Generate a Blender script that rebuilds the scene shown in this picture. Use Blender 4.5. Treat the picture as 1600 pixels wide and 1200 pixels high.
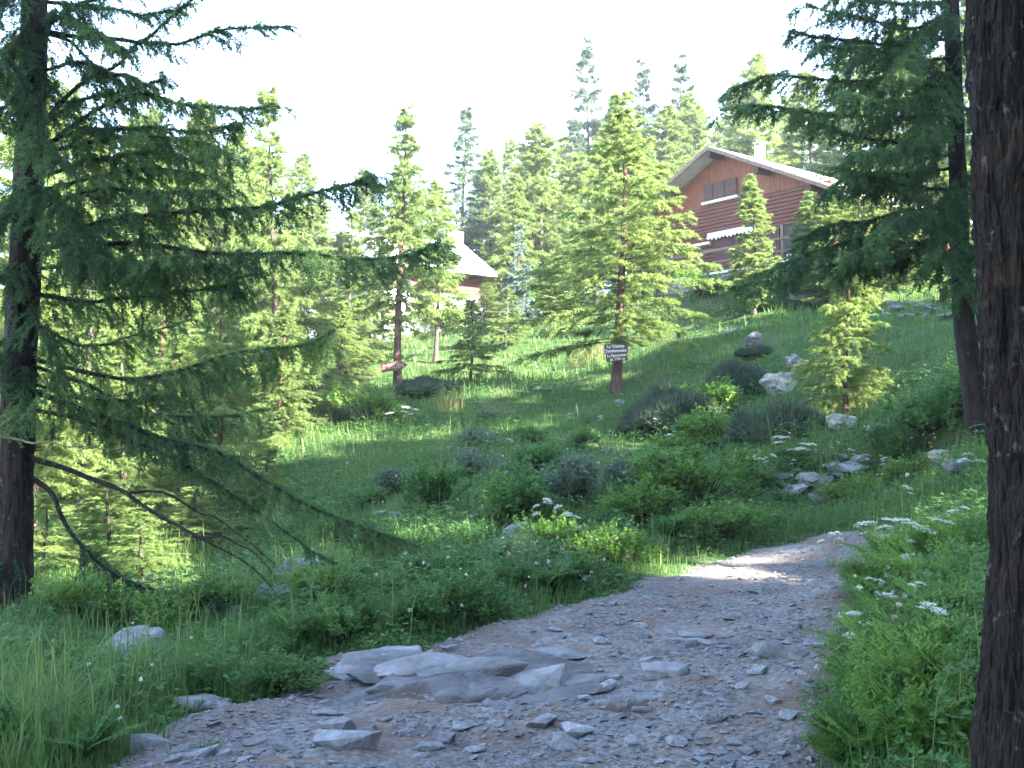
import bpy, bmesh, math, random
import numpy as np
from mathutils import Vector, Matrix

random.seed(5)
rng = np.random.default_rng(11)
S = bpy.context.scene
COL = S.collection
for o in list(bpy.data.objects):
    bpy.data.objects.remove(o)

# ------------------------------------------------------------------ camera, sky, sun, exposure
PITCH = math.atan(80 / 1600)
EYE = np.array([0.0, 0.0, 1.6])
cam_d = bpy.data.cameras.new('camera')
cam_d.sensor_width = 36.0
cam_d.lens = 36.0
cam_d.clip_start = 0.05
cam_d.clip_end = 2000
cam = bpy.data.objects.new('camera', cam_d)
cam.location = EYE
cam.rotation_euler = (math.pi / 2 + PITCH, 0, 0)
COL.objects.link(cam)
S.camera = cam

SUN_EL = math.radians(28)
SUN_AZ = math.atan2(0.80, -0.60)          # clockwise from +Y
world = bpy.data.worlds.new('World')
S.world = world
world.use_nodes = True
nt = world.node_tree
nt.nodes.clear()
w_out = nt.nodes.new('ShaderNodeOutputWorld')
w_bg = nt.nodes.new('ShaderNodeBackground')
w_sky = nt.nodes.new('ShaderNodeTexSky')
w_sky.sky_type = 'NISHITA'
w_sky.sun_disc = False
w_sky.sun_elevation = SUN_EL
w_sky.sun_rotation = SUN_AZ
w_sky.altitude = 1800
w_sky.air_density = 1.0
w_sky.dust_density = 2.0
w_sky.ozone_density = 1.0
w_bg.inputs['Strength'].default_value = 0.115
nt.links.new(w_sky.outputs[0], w_bg.inputs[0])
nt.links.new(w_bg.outputs[0], w_out.inputs[0])

sun_d = bpy.data.lights.new('sun', 'SUN')
sun_d.energy = 5.0
sun_d.angle = math.radians(0.5)
sun_d.color = (1.0, 0.95, 0.86)
sun = bpy.data.objects.new('sun', sun_d)
sv = Vector((math.sin(SUN_AZ) * math.cos(SUN_EL), math.cos(SUN_AZ) * math.cos(SUN_EL), math.sin(SUN_EL)))
sun.rotation_euler = sv.to_track_quat('Z', 'Y').to_euler()
sun.location = (30, -10, 40)
COL.objects.link(sun)

S.view_settings.view_transform = 'Standard'
S.view_settings.look = 'None'
S.view_settings.exposure = 3.8
S.view_settings.gamma = 1.0
S.view_settings.use_curve_mapping = False
S.render.engine = 'CYCLES'
S.cycles.max_bounces = 6
S.cycles.diffuse_bounces = 3
S.cycles.glossy_bounces = 2
S.cycles.transmission_bounces = 4
S.cycles.transparent_max_bounces = 4
S.cycles.volume_bounces = 0
S.cycles.use_denoising = True

# ------------------------------------------------------------------ projection helpers
CP, SP = math.cos(PITCH), math.sin(PITCH)

def ray(px, py):
    a, b = (px - 800) / 1600.0, (600 - py) / 1600.0
    return np.array([a, CP - b * SP, SP + b * CP])

def P(px, py, Y):
    r = ray(px, py)
    return EYE + r * (Y / r[1])

# ------------------------------------------------------------------ noise
def _h(ix, iy, iz):
    n = (ix * 374761393 + iy * 668265263 + iz * 1274126177) & 0x7fffffff
    n = ((n ^ (n >> 13)) * 1103515245) & 0x7fffffff
    return ((n ^ (n >> 16)) & 0xffff) / 65535.0

def vnoise(x, y, z=0.0):
    x, y, z = np.broadcast_arrays(np.asarray(x, float), np.asarray(y, float), np.asarray(z, float))
    ix, iy, iz = np.floor(x).astype(np.int64), np.floor(y).astype(np.int64), np.floor(z).astype(np.int64)
    fx, fy, fz = x - ix, y - iy, z - iz
    fx, fy, fz = fx * fx * (3 - 2 * fx), fy * fy * (3 - 2 * fy), fz * fz * (3 - 2 * fz)
    r = 0
    for dx in (0, 1):
        for dy in (0, 1):
            for dz in (0, 1):
                w = (fx if dx else 1 - fx) * (fy if dy else 1 - fy) * (fz if dz else 1 - fz)
                r = r + w * _h(ix + dx, iy + dy, iz + dz)
    return r * 2 - 1

def fbm(x, y, z=0.0, o=4):
    a, f, s = 1.0, 1.0, 0
    for i in range(o):
        s = s + a * vnoise(np.asarray(x) * f + 13.7 * i, np.asarray(y) * f - 7.1 * i, np.asarray(z) * f + 3.3 * i)
        a *= 0.5
        f *= 2.03
    return s

# ------------------------------------------------------------------ terrain height (thin plate spline)
CTRL_PX = [(250,1200,4.9),(800,1200,4.95),(1270,1200,4.9),(640,1010,7.5),(1000,1000,7.7),(1310,1000,7.5),
 (1000,910,10.3),(1310,900,10.6),(1160,860,12.4),(1290,837,14.2),(1420,822,15.0),
 (250,1100,6.2),(60,1130,5.6),(200,1040,8.0),(20,962,10.0),(450,905,12.5),(230,968,13.0),(600,965,9.0),
 (800,862,12.5),(700,795,16.0),(690,708,21.0),(970,728,20.5),(600,692,24.0),(500,692,24.0),(400,770,22.0),
 (972,617,29.0),(620,612,34.0),(740,603,32.0),(900,574,36.0),(500,640,33.0),(1180,532,30.0),(1230,612,24.0),
 (1320,667,20.0),(1260,698,17.5),(1440,484,32.0),(1530,698,13.0),(1280,748,16.5),(1160,806,15.0),
 (1090,452,41.0),(1250,445,40.0),(850,492,50.0),(700,518,49.0),(560,545,44.0),(590,520,60.0),(300,725,30.0),
 (100,805,22.0),(0,625,55.0),(0,905,14.0),(1400,1005,6.3),(1350,1155,4.9),(1500,1105,4.9),(1450,865,9.5),
 (1590,815,9.5),(1590,605,16.0),(1600,455,35.0)]
CTRL_W = [(0,0,0),(0,-10,-.2),(-8,0,-.6),(-15,8,-1.8),(8,0,2.0),(15,5,5),(25,15,9),(15,-10,4),(40,40,18),(60,20,26),
 (-30,20,-3.5),(-30,50,0),(-10,80,9),(10,80,13),(30,70,17),(-40,90,7),(0,120,15),(40,120,24),(-60,-10,-9),(0,-30,-1),
 (80,100,38),(-90,60,-6),(-80,150,8),(0,180,20),(100,180,44),(100,-30,40),(-1.5,2.5,0),(1.0,2.5,.02)]
_C = np.array([P(*c) for c in CTRL_PX] + [np.array(c, float) for c in CTRL_W])

def _phi(r2):
    return 0.5 * r2 * np.log(np.maximum(r2, 1e-9))
_n = len(_C)
_K = _phi(((_C[:, None, :2] - _C[None, :, :2]) ** 2).sum(-1)) + np.eye(_n) * 0.08
_Pm = np.c_[np.ones(_n), _C[:, :2]]
_A = np.block([[_K, _Pm], [_Pm.T, np.zeros((3, 3))]])
_sol = np.linalg.solve(_A, np.r_[_C[:, 2], 0, 0, 0])

def H(x, y):
    x, y = np.broadcast_arrays(np.asarray(x, float), np.asarray(y, float))
    sh = x.shape
    x, y = x.ravel(), y.ravel()
    out = np.empty(len(x))
    for i in range(0, len(x), 20000):
        X, Y = x[i:i + 20000], y[i:i + 20000]
        r2 = (X[:, None] - _C[None, :, 0]) ** 2 + (Y[:, None] - _C[None, :, 1]) ** 2
        out[i:i + 20000] = _phi(r2) @ _sol[:_n] + _sol[_n] + _sol[_n + 1] * X + _sol[_n + 2] * Y
    d = np.clip(np.hypot(x, y) / 30, 0.2, 1.5)
    out = out + 0.09 * d * fbm(x * 0.45, y * 0.45, 2.0, 3) + 0.035 * fbm(x * 2.1, y * 2.1, 5.0, 2)
    return out.reshape(sh)

def G(px, py, y0=3.0, y1=110.0):
    """point where the pixel's line of sight meets the ground"""
    r = ray(px, py)
    ys = np.exp(np.linspace(math.log(y0), math.log(y1), 700))
    pts = EYE + r[None] * (ys / r[1])[:, None]
    d = pts[:, 2] - H(pts[:, 0], pts[:, 1])
    k = np.where(d < 0)[0]
    i = k[0] if len(k) else len(ys) - 1
    p = pts[i]
    return np.array([p[0], p[1], float(H(p[0], p[1]))])

def at(px, Y):
    x = (px - 800) / 1600.0 * Y
    return np.array([x, Y, float(H(x, Y))])

# ------------------------------------------------------------------ materials
def new_mat(name):
    m = bpy.data.materials.new(name)
    m.use_nodes = True
    m.node_tree.nodes.clear()
    return m, m.node_tree.nodes, m.node_tree.links

def ramp(nodes, stops):
    r = nodes.new('ShaderNodeValToRGB')
    e = r.color_ramp.elements
    while len(e) < len(stops):
        e.new(0.5)
    for i, (p, c) in enumerate(stops):
        e[i].position = p
        e[i].color = (c[0], c[1], c[2], 1)
    return r

def noise(nodes, links, scale, detail=4, vec=None, rough=0.6, dist=0.0):
    n = nodes.new('ShaderNodeTexNoise')
    n.inputs['Scale'].default_value = scale
    n.inputs['Detail'].default_value = detail
    n.inputs['Roughness'].default_value = rough
    n.inputs['Distortion'].default_value = dist
    if vec is not None:
        links.new(vec, n.inputs['Vector'])
    return n

def mix(nodes, links, fac, a, b, mode='MIX'):
    m = nodes.new('ShaderNodeMix')
    m.data_type = 'RGBA'
    m.blend_type = mode
    for sock, v in ((m.inputs['Factor'], fac), (m.inputs['A'], a), (m.inputs['B'], b)):
        if hasattr(v, 'is_linked'):
            links.new(v, sock)
        elif isinstance(v, (int, float)):
            sock.default_value = v
        else:
            sock.default_value = (v[0], v[1], v[2], 1)
    # the RGBA sockets
    return m

def mixc(nodes, links, fac, a, b, mode='MIX'):
    m = nodes.new('ShaderNodeMixRGB')
    m.blend_type = mode
    for k, v in (('Fac', fac), ('Color1', a), ('Color2', b)):
        if hasattr(v, 'is_linked'):
            links.new(v, m.inputs[k])
        elif isinstance(v, (int, float)):
            m.inputs[k].default_value = v
        else:
            m.inputs[k].default_value = (v[0], v[1], v[2], 1)
    return m.outputs[0]

def finish(nodes, links, color, rough=0.8, bump=None, bump_str=0.3, bump_dist=0.02, spec=0.3, metallic=0.0):
    b = nodes.new('ShaderNodeBsdfPrincipled')
    o = nodes.new('ShaderNodeOutputMaterial')
    if hasattr(color, 'is_linked'):
        links.new(color, b.inputs['Base Color'])
    else:
        b.inputs['Base Color'].default_value = (*color, 1)
    if hasattr(rough, 'is_linked'):
        links.new(rough, b.inputs['Roughness'])
    else:
        b.inputs['Roughness'].default_value = rough
    b.inputs['Specular IOR Level'].default_value = spec
    b.inputs['Metallic'].default_value = metallic
    if bump is not None:
        bn = nodes.new('ShaderNodeBump')
        bn.inputs['Strength'].default_value = bump_str
        bn.inputs['Distance'].default_value = bump_dist
        links.new(bump, bn.inputs['Height'])
        links.new(bn.outputs[0], b.inputs['Normal'])
    links.new(b.outputs[0], o.inputs[0])

def leaf_mat(name, dark, mid, light, trans=0.4, tcol=None, rnd=0.25, gloss=0.25):
    """leaf colour runs over the per-leaf 'tone' value, the per-plant random value and a soft noise; part of the light passes through"""
    m, N, L = new_mat(name)
    at_ = N.new('ShaderNodeAttribute')
    at_.attribute_name = 'tone'
    oi = N.new('ShaderNodeObjectInfo')
    geo = N.new('ShaderNodeNewGeometry')
    nz = noise(N, L, 1.3, 2, geo.outputs['Position'])
    a1 = N.new('ShaderNodeMath'); a1.operation = 'MULTIPLY_ADD'
    L.new(oi.outputs['Random'], a1.inputs[0]); a1.inputs[1].default_value = rnd; L.new(at_.outputs['Fac'], a1.inputs[2])
    a2 = N.new('ShaderNodeMath'); a2.operation = 'MULTIPLY_ADD'
    L.new(nz.outputs[0], a2.inputs[0]); a2.inputs[1].default_value = 0.5; L.new(a1.outputs[0], a2.inputs[2])
    a3 = N.new('ShaderNodeMath'); a3.operation = 'SUBTRACT'
    L.new(a2.outputs[0], a3.inputs[0]); a3.inputs[1].default_value = 0.25 + rnd * 0.5
    r = ramp(N, [(0.0, dark), (0.5, mid), (1.0, light)])
    L.new(a3.outputs[0], r.inputs[0])
    d = N.new('ShaderNodeBsdfPrincipled')
    d.inputs['Roughness'].default_value = 0.55
    d.inputs['Specular IOR Level'].default_value = gloss
    L.new(r.outputs[0], d.inputs['Base Color'])
    t = N.new('ShaderNodeBsdfTranslucent')
    hs = N.new('ShaderNodeHueSaturation')
    hs.inputs['Saturation'].default_value = 1.05
    hs.inputs['Value'].default_value = 1.5
    hs.inputs['Hue'].default_value = 0.488
    L.new(r.outputs[0], hs.inputs['Color'])
    L.new(hs.outputs[0], t.inputs['Color'])
    mx = N.new('ShaderNodeMixShader')
    mx.inputs[0].default_value = trans
    L.new(d.outputs[0], mx.inputs[1]); L.new(t.outputs[0], mx.inputs[2])
    o = N.new('ShaderNodeOutputMaterial')
    L.new(mx.outputs[0], o.inputs[0])
    return m

def bark_mat(name, dark, light, rust=None, sx=9.0, sz=1.6, lichen=None, bump=0.5):
    m, N, L = new_mat(name)
    tc = N.new('ShaderNodeTexCoord')
    mp = N.new('ShaderNodeMapping')
    mp.inputs['Scale'].default_value = (sx, sx, sz)
    L.new(tc.outputs['Object'], mp.inputs['Vector'])
    n1 = noise(N, L, 2.2, 8, mp.outputs[0], 0.68, 0.6)
    n2 = noise(N, L, 14, 4, mp.outputs[0], 0.7)
    v = N.new('ShaderNodeTexVoronoi'); v.feature = 'DISTANCE_TO_EDGE'
    v.inputs['Scale'].default_value = 2.6
    L.new(mp.outputs[0], v.inputs['Vector'])
    r = ramp(N, [(0.32, dark), (0.52, [0.5 * (a + b) for a, b in zip(dark, light)]), (0.72, light)])
    L.new(n1.outputs[0], r.inputs[0])
    c = r.outputs[0]
    c = mixc(N, L, 0.35, c, n2.outputs[0], 'OVERLAY')
    if rust:
        n3 = noise(N, L, 2.4, 3, tc.outputs['Object'])
        rr = ramp(N, [(0.56, (0, 0, 0)), (0.72, (1, 1, 1))])
        L.new(n3.outputs[0], rr.inputs[0])
        c = mixc(N, L, rr.outputs[0], c, rust)
    if lichen:
        n4 = noise(N, L, 16, 4, tc.outputs['Object'])
        rr = ramp(N, [(0.62, (0, 0, 0)), (0.68, (1, 1, 1))])
        L.new(n4.outputs[0], rr.inputs[0])
        c = mixc(N, L, rr.outputs[0], c, lichen)
    ad = N.new('ShaderNodeMath'); ad.operation = 'MULTIPLY_ADD'
    vr = ramp(N, [(0.0, (0, 0, 0)), (0.25, (1, 1, 1))])
    L.new(v.outputs['Distance'], vr.inputs[0])
    L.new(vr.outputs[0], ad.inputs[0]); ad.inputs[1].default_value = 0.6; L.new(n1.outputs[0], ad.inputs[2])
    finish(N, L, c, 0.9, ad.outputs[0], bump, 0.03, 0.15)
    return m

def rock_mat(name, dark, light, lichen=(0.42, 0.43, 0.30), lich_amt=0.62, soil=None):
    m, N, L = new_mat(name)
    tc = N.new('ShaderNodeTexCoord')
    oi = N.new('ShaderNodeObjectInfo')
    ad = N.new('ShaderNodeVectorMath'); ad.operation = 'ADD'
    ml = N.new('ShaderNodeVectorMath'); ml.operation = 'SCALE'
    ml.inputs['Scale'].default_value = 40
    cb = N.new('ShaderNodeCombineXYZ')
    L.new(oi.outputs['Random'], cb.inputs[0]); L.new(oi.outputs['Random'], cb.inputs[1])
    L.new(cb.outputs[0], ml.inputs[0])
    L.new(tc.outputs['Object'], ad.inputs[0]); L.new(ml.outputs[0], ad.inputs[1])
    n1 = noise(N, L, 3.0, 9, ad.outputs[0], 0.65, 0.3)
    n2 = noise(N, L, 22.0, 5, ad.outputs[0], 0.7)
    n3 = noise(N, L, 5.0, 5, ad.outputs[0], 0.75)
    r = ramp(N, [(0.3, dark), (0.7, light)])
    L.new(n1.outputs[0], r.inputs[0])
    c = mixc(N, L, 0.5, r.outputs[0], n2.outputs[0], 'OVERLAY')
    lr = ramp(N, [(lich_amt, (0, 0, 0)), (lich_amt + 0.08, (1, 1, 1))])
    L.new(n3.outputs[0], lr.inputs[0])
    c = mixc(N, L, lr.outputs[0], c, lichen)
    br = N.new('ShaderNodeMath'); br.operation = 'MULTIPLY_ADD'
    L.new(oi.outputs['Random'], br.inputs[0]); br.inputs[1].default_value = 0.6; br.inputs[2].default_value = 0.7
    hs = N.new('ShaderNodeHueSaturation')
    L.new(br.outputs[0], hs.inputs['Value']); L.new(c, hs.inputs['Color'])
    mm = N.new('ShaderNodeMath'); mm.operation = 'MULTIPLY_ADD'
    L.new(n2.outputs[0], mm.inputs[0]); mm.inputs[1].default_value = 0.4; L.new(n1.outputs[0], mm.inputs[2])
    c = hs.outputs[0]
    if soil:
        sa = N.new('ShaderNodeAttribute'); sa.attribute_name = 'litter'
        c = mixc(N, L, sa.outputs['Fac'], c, soil)
    finish(N, L, c, 0.85, mm.outputs[0], 0.6, 0.03, 0.3)
    return m

def plain_mat(name, col, rough=0.7, var=0.15, scale=6.0, bump=0.2, grain=None, spec=0.3, stretch=(1, 1, 1)):
    m, N, L = new_mat(name)
    tc = N.new('ShaderNodeTexCoord')
    mp = N.new('ShaderNodeMapping')
    mp.inputs['Scale'].default_value = stretch
    L.new(tc.outputs['Object'], mp.inputs['Vector'])
    n1 = noise(N, L, scale, 6, mp.outputs[0], 0.65)
    r = ramp(N, [(0.3, [c * (1 - var) for c in col]), (0.7, [min(1, c * (1 + var)) for c in col])])
    L.new(n1.outputs[0], r.inputs[0])
    c = r.outputs[0]
    if grain:
        n2 = noise(N, L, scale * 0.35, 3, tc.outputs['Object'])
        rr = ramp(N, [(0.45, (0, 0, 0)), (0.7, (1, 1, 1))])
        L.new(n2.outputs[0], rr.inputs[0])
        c = mixc(N, L, rr.outputs[0], c, grain)
    finish(N, L, c, rough, n1.outputs[0], bump, 0.01, spec)
    return m

M = {}
M['needle_shade'] = leaf_mat('larch_needles_shaded', (0.028, 0.066, 0.030), (0.057, 0.118, 0.045), (0.11, 0.18, 0.055), 0.45)  # darker copy of the larch needles, shade put into the colour
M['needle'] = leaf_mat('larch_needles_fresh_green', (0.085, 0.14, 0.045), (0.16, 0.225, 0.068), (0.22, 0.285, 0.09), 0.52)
M['needle_pine'] = leaf_mat('pine_needles_blue_green', (0.045, 0.08, 0.055), (0.08, 0.12, 0.075), (0.12, 0.16, 0.09), 0.4)
M['needle_blue'] = leaf_mat('fir_needles_silver_blue', (0.05, 0.085, 0.08), (0.10, 0.15, 0.13), (0.20, 0.26, 0.23), 0.3)
M['leaf'] = leaf_mat('shrub_leaves_mid_green', (0.038, 0.1, 0.028), (0.072, 0.168, 0.042), (0.12, 0.215, 0.055), 0.42)
M['leaf_bright'] = leaf_mat('shrub_leaves_light_green', (0.055, 0.125, 0.028), (0.105, 0.21, 0.04), (0.165, 0.27, 0.055), 0.45)
M['leaf_grey'] = leaf_mat('willow_leaves_grey_green', (0.07, 0.105, 0.07), (0.11, 0.15, 0.095), (0.16, 0.2, 0.13), 0.35)
M['juniper'] = leaf_mat('juniper_sprigs_olive_grey', (0.03, 0.05, 0.032), (0.055, 0.085, 0.05), (0.09, 0.12, 0.065), 0.25)
M['grass'] = leaf_mat('meadow_grass_blades', (0.042, 0.1, 0.028), (0.085, 0.17, 0.042), (0.2, 0.21, 0.08), 0.42, rnd=0.0)
M['dry_grass'] = leaf_mat('dry_grass_blades', (0.07, 0.11, 0.03), (0.17, 0.17, 0.06), (0.30, 0.25, 0.12), 0.4)
M['white_petal'] = leaf_mat('umbel_white_florets', (0.4, 0.43, 0.33), (0.58, 0.61, 0.5), (0.74, 0.76, 0.67), 0.3)
M['pink_petal'] = leaf_mat('clover_pink_florets', (0.35, 0.20, 0.24), (0.48, 0.32, 0.34), (0.62, 0.50, 0.46), 0.3)
M['yellow_petal'] = leaf_mat('small_yellow_florets', (0.5, 0.36, 0.04), (0.6, 0.45, 0.06), (0.7, 0.55, 0.1), 0.3)
M['stem'] = plain_mat('green_plant_stem', (0.06, 0.11, 0.035), 0.6)
M['twig'] = plain_mat('brown_twig_bark', (0.055, 0.040, 0.032), 0.9, 0.3, 14)
M['twig_pale'] = plain_mat('grey_dead_twig', (0.20, 0.15, 0.12), 0.9, 0.3, 14)
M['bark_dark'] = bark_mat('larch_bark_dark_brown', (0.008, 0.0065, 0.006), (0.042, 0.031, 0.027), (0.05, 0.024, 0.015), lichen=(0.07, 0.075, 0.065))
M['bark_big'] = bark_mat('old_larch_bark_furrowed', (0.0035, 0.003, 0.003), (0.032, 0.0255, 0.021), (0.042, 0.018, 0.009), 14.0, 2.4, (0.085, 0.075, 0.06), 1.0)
M['bark_mid'] = bark_mat('larch_bark_grey_brown', (0.04, 0.032, 0.028), (0.14, 0.11, 0.092), (0.12, 0.07, 0.045))
M['bark_red'] = bark_mat('larch_bark_red_brown', (0.045, 0.026, 0.021), (0.14, 0.085, 0.066), (0.15, 0.07, 0.045))
M['rock'] = rock_mat('grey_schist', (0.085, 0.085, 0.088), (0.25, 0.25, 0.25), (0.28, 0.29, 0.21), 0.58)
M['rock_lichen'] = rock_mat('lichen_covered_schist', (0.10, 0.10, 0.088), (0.25, 0.25, 0.215), (0.30, 0.30, 0.20), 0.5)
M['rock_path'] = rock_mat('worn_path_stone', (0.10, 0.10, 0.102), (0.27, 0.27, 0.275), (0.17, 0.14, 0.115), 0.62)
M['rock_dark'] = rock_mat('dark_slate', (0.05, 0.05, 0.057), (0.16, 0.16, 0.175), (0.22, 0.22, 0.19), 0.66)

M['slab'] = rock_mat('bedrock_with_trodden_earth', (0.075, 0.073, 0.072), (0.21, 0.208, 0.21), (0.15, 0.12, 0.097), 0.58, (0.062, 0.045, 0.034))

# ground: earth, needle litter and moss
m, N, L = new_mat('hillside_soil')
geo = N.new('ShaderNodeNewGeometry')
n1 = noise(N, L, 0.7, 6, geo.outputs['Position'])
n2 = noise(N, L, 9, 6, geo.outputs['Position'], 0.7)
r1 = ramp(N, [(0.35, (0.030, 0.062, 0.018)), (0.55, (0.052, 0.085, 0.026)), (0.75, (0.105, 0.082, 0.050))])
L.new(n1.outputs[0], r1.inputs[0])
r2 = ramp(N, [(0.35, (0.35, 0.35, 0.35)), (0.7, (0.65, 0.65, 0.65))])
L.new(n2.outputs[0], r2.inputs[0])
finish(N, L, mixc(N, L, 0.7, r1.outputs[0], r2.outputs[0], 'OVERLAY'), 0.95, n2.outputs[0], 0.7, 0.05, 0.1)
M['ground'] = m

# path: grit, fine stones, rusty needle litter
m, N, L = new_mat('stony_path_grit')
geo = N.new('ShaderNodeNewGeometry')
pos = geo.outputs['Position']
n1 = noise(N, L, 1.1, 6, pos, 0.6)
n2 = noise(N, L, 30, 6, pos, 0.75)
n3 = noise(N, L, 2.3, 7, pos, 0.7, 0.4)
v1 = N.new('ShaderNodeTexVoronoi'); v1.inputs['Scale'].default_value = 34
L.new(pos, v1.inputs['Vector'])
r1 = ramp(N, [(0.3, (0.097, 0.090, 0.083)), (0.7, (0.202, 0.190, 0.177))])
L.new(n1.outputs[0], r1.inputs[0])
c = mixc(N, L, 0.55, r1.outputs[0], n2.outputs[0], 'OVERLAY')
vg = N.new('ShaderNodeSeparateColor'); L.new(v1.outputs['Color'], vg.inputs[0])
c = mixc(N, L, 0.45, c, vg.outputs[0], 'SOFT_LIGHT')
rr = ramp(N, [(0.47, (0, 0, 0)), (0.66, (0.8, 0.8, 0.8))])
L.new(n3.outputs[0], rr.inputs[0])
c = mixc(N, L, rr.outputs[0], c, (0.155, 0.090, 0.062))
at_ = N.new('ShaderNodeAttribute'); at_.attribute_name = 'litter'
c = mixc(N, L, at_.outputs['Fac'], c, (0.125, 0.085, 0.062))
ad = N.new('ShaderNodeMath'); ad.operation = 'MULTIPLY_ADD'
L.new(v1.outputs['Distance'], ad.inputs[0]); ad.inputs[1].default_value = -0.7; L.new(n2.outputs[0], ad.inputs[2])
finish(N, L, c, 0.9, ad.outputs[0], 0.8, 0.02, 0.2)
M['path'] = m

# ------------------------------------------------------------------ object helpers
def tag(o, label=None, cat=None, group=None, kind=None):
    if label: o['label'] = label
    if cat: o['category'] = cat
    if group: o['group'] = group
    if kind: o['kind'] = kind
    return o

def empty(name, loc=(0, 0, 0), rz=0.0):
    o = bpy.data.objects.new(name, None)
    o.location = tuple(float(v) for v in loc)
    o.rotation_euler = (0, 0, rz)
    o.empty_display_size = 0.2
    COL.objects.link(o)
    return o

def link(name, me, parent=None, loc=None, rz=0.0):
    o = bpy.data.objects.new(name, me)
    COL.objects.link(o)
    if parent is not None:
        o.parent = parent
    if loc is not None:
        o.location = tuple(float(v) for v in loc)
        o.rotation_euler = (0, 0, rz)
    return o

def mesh_arr(name, V, F, mats, mi=None, smooth=False, tone=None, attr='tone'):
    V = np.ascontiguousarray(V, np.float32)
    F = np.ascontiguousarray(F, np.int32)
    me = bpy.data.meshes.new(name)
    me.vertices.add(len(V))
    me.vertices.foreach_set('co', V.ravel())
    me.loops.add(F.size)
    me.loops.foreach_set('vertex_index', F.ravel())
    me.polygons.add(len(F))
    me.polygons.foreach_set('loop_start', np.arange(0, F.size, F.shape[1], dtype=np.int32))
    for m_ in (mats if isinstance(mats, (list, tuple)) else [mats]):
        me.materials.append(m_)
    if mi is not None:
        me.polygons.foreach_set('material_index', np.ascontiguousarray(mi, np.int32))
    me.polygons.foreach_set('use_smooth', np.full(len(F), smooth, bool))
    if tone is not None:
        dom = 'FACE' if len(tone) == len(F) else 'POINT'
        a = me.attributes.new(attr, 'FLOAT', dom)
        a.data.foreach_set('value', np.ascontiguousarray(tone, np.float32))
    me.update(calc_edges=True)
    return me

class Soup:
    """collects triangles, each with a colour tone and a material slot"""
    def __init__(self): self.t, self.k, self.m = [], [], []
    def add(self, T, tone=0.5, mat=0):
        T = np.asarray(T, np.float32).reshape(-1, 3, 3)
        self.t.append(T)
        self.k.append(np.broadcast_to(np.asarray(tone, np.float32), (len(T),)))
        self.m.append(np.full(len(T), mat, np.int32))
    def mesh(self, name, mats):
        T = np.concatenate(self.t)
        return mesh_arr(name, T.reshape(-1, 3), np.arange(len(T) * 3).reshape(-1, 3), mats, np.concatenate(self.m), False, np.concatenate(self.k))

def unit(v):
    return v / np.maximum(np.linalg.norm(v, axis=-1, keepdims=True), 1e-9)

def rand_unit(n):
    return unit(rng.normal(size=(n, 3)))

def needle_tris(pts, dirs, n_per, length, width, spread=1.0, up=0.0):
    """n_per thin triangles fanned round every point, leaning along the twig"""
    p = np.repeat(pts, n_per, 0)
    d = np.repeat(dirs, n_per, 0)
    r = rand_unit(len(p))
    r = r - (r * d).sum(-1, keepdims=True) * d
    nd = unit(unit(r) * spread + d * 0.75 + np.array([0, 0, up]))
    sd = unit(np.cross(nd, rand_unit(len(p))))
    Ls = length * rng.uniform(0.6, 1.25, (len(p), 1))
    W = width * rng.uniform(0.7, 1.2, (len(p), 1))
    b = p + rng.normal(size=p.shape) * length * 0.12
    return np.stack([b - sd * W * 0.5, b + sd * W * 0.5, b + nd * Ls], 1)

def leaf_tris(base, d, side, length, width):
    """rhombic leaves, two triangles each, slightly folded"""
    nrm = unit(np.cross(d, side))
    mid = base + d * length * 0.45 + nrm * width * 0.12
    tip = base + d * length
    a, b = mid + side * width * 0.5, mid - side * width * 0.5
    return np.concatenate([np.stack([base, a, tip], 1), np.stack([base, tip, b], 1)])

def strip_tris(A, B, w0, w1):
    """thin tapered ribbons from A to B, as two crossed triangles"""
    d = unit(B - A)
    s1 = unit(np.cross(d, rand_unit(len(A))))
    s2 = np.cross(d, s1)
    w0 = np.broadcast_to(np.asarray(w0, float).reshape(-1, 1), (len(A), 1))
    return np.concatenate([np.stack([A - s * w0 / 2, A + s * w0 / 2, B], 1) for s in (s1, s2)])

def tube(pts, rad, seg=8, jitter=0.0, cap=True):
    pts = np.asarray(pts, float)
    rad = np.asarray(rad, float)
    n = len(pts)
    tan = unit(np.gradient(pts, axis=0))
    ref = np.array([0, 0, 1.0]) if abs(tan[0, 2]) < 0.8 else np.array([1.0, 0, 0])
    V = []
    u = None
    for i in range(n):
        if u is None:
            u = np.cross(tan[i], ref)
        u = u - tan[i] * np.dot(u, tan[i])
        u = u / max(np.linalg.norm(u), 1e-9)
        w = np.cross(tan[i], u)
        a = np.linspace(0, 2 * math.pi, seg, endpoint=False)
        r = rad[i] * (1 + jitter * rng.normal(size=seg)) if jitter else np.full(seg, rad[i])
        V.append(pts[i] + np.outer(np.cos(a) * r, u) + np.outer(np.sin(a) * r, w))
    V = np.concatenate(V)
    i, j = np.meshgrid(np.arange(n - 1), np.arange(seg), indexing='ij')
    i, j = i.ravel(), j.ravel()
    j2 = (j + 1) % seg
    F = np.stack([i * seg + j, i * seg + j2, (i + 1) * seg + j2, (i + 1) * seg + j], 1)
    return V, F

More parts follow.
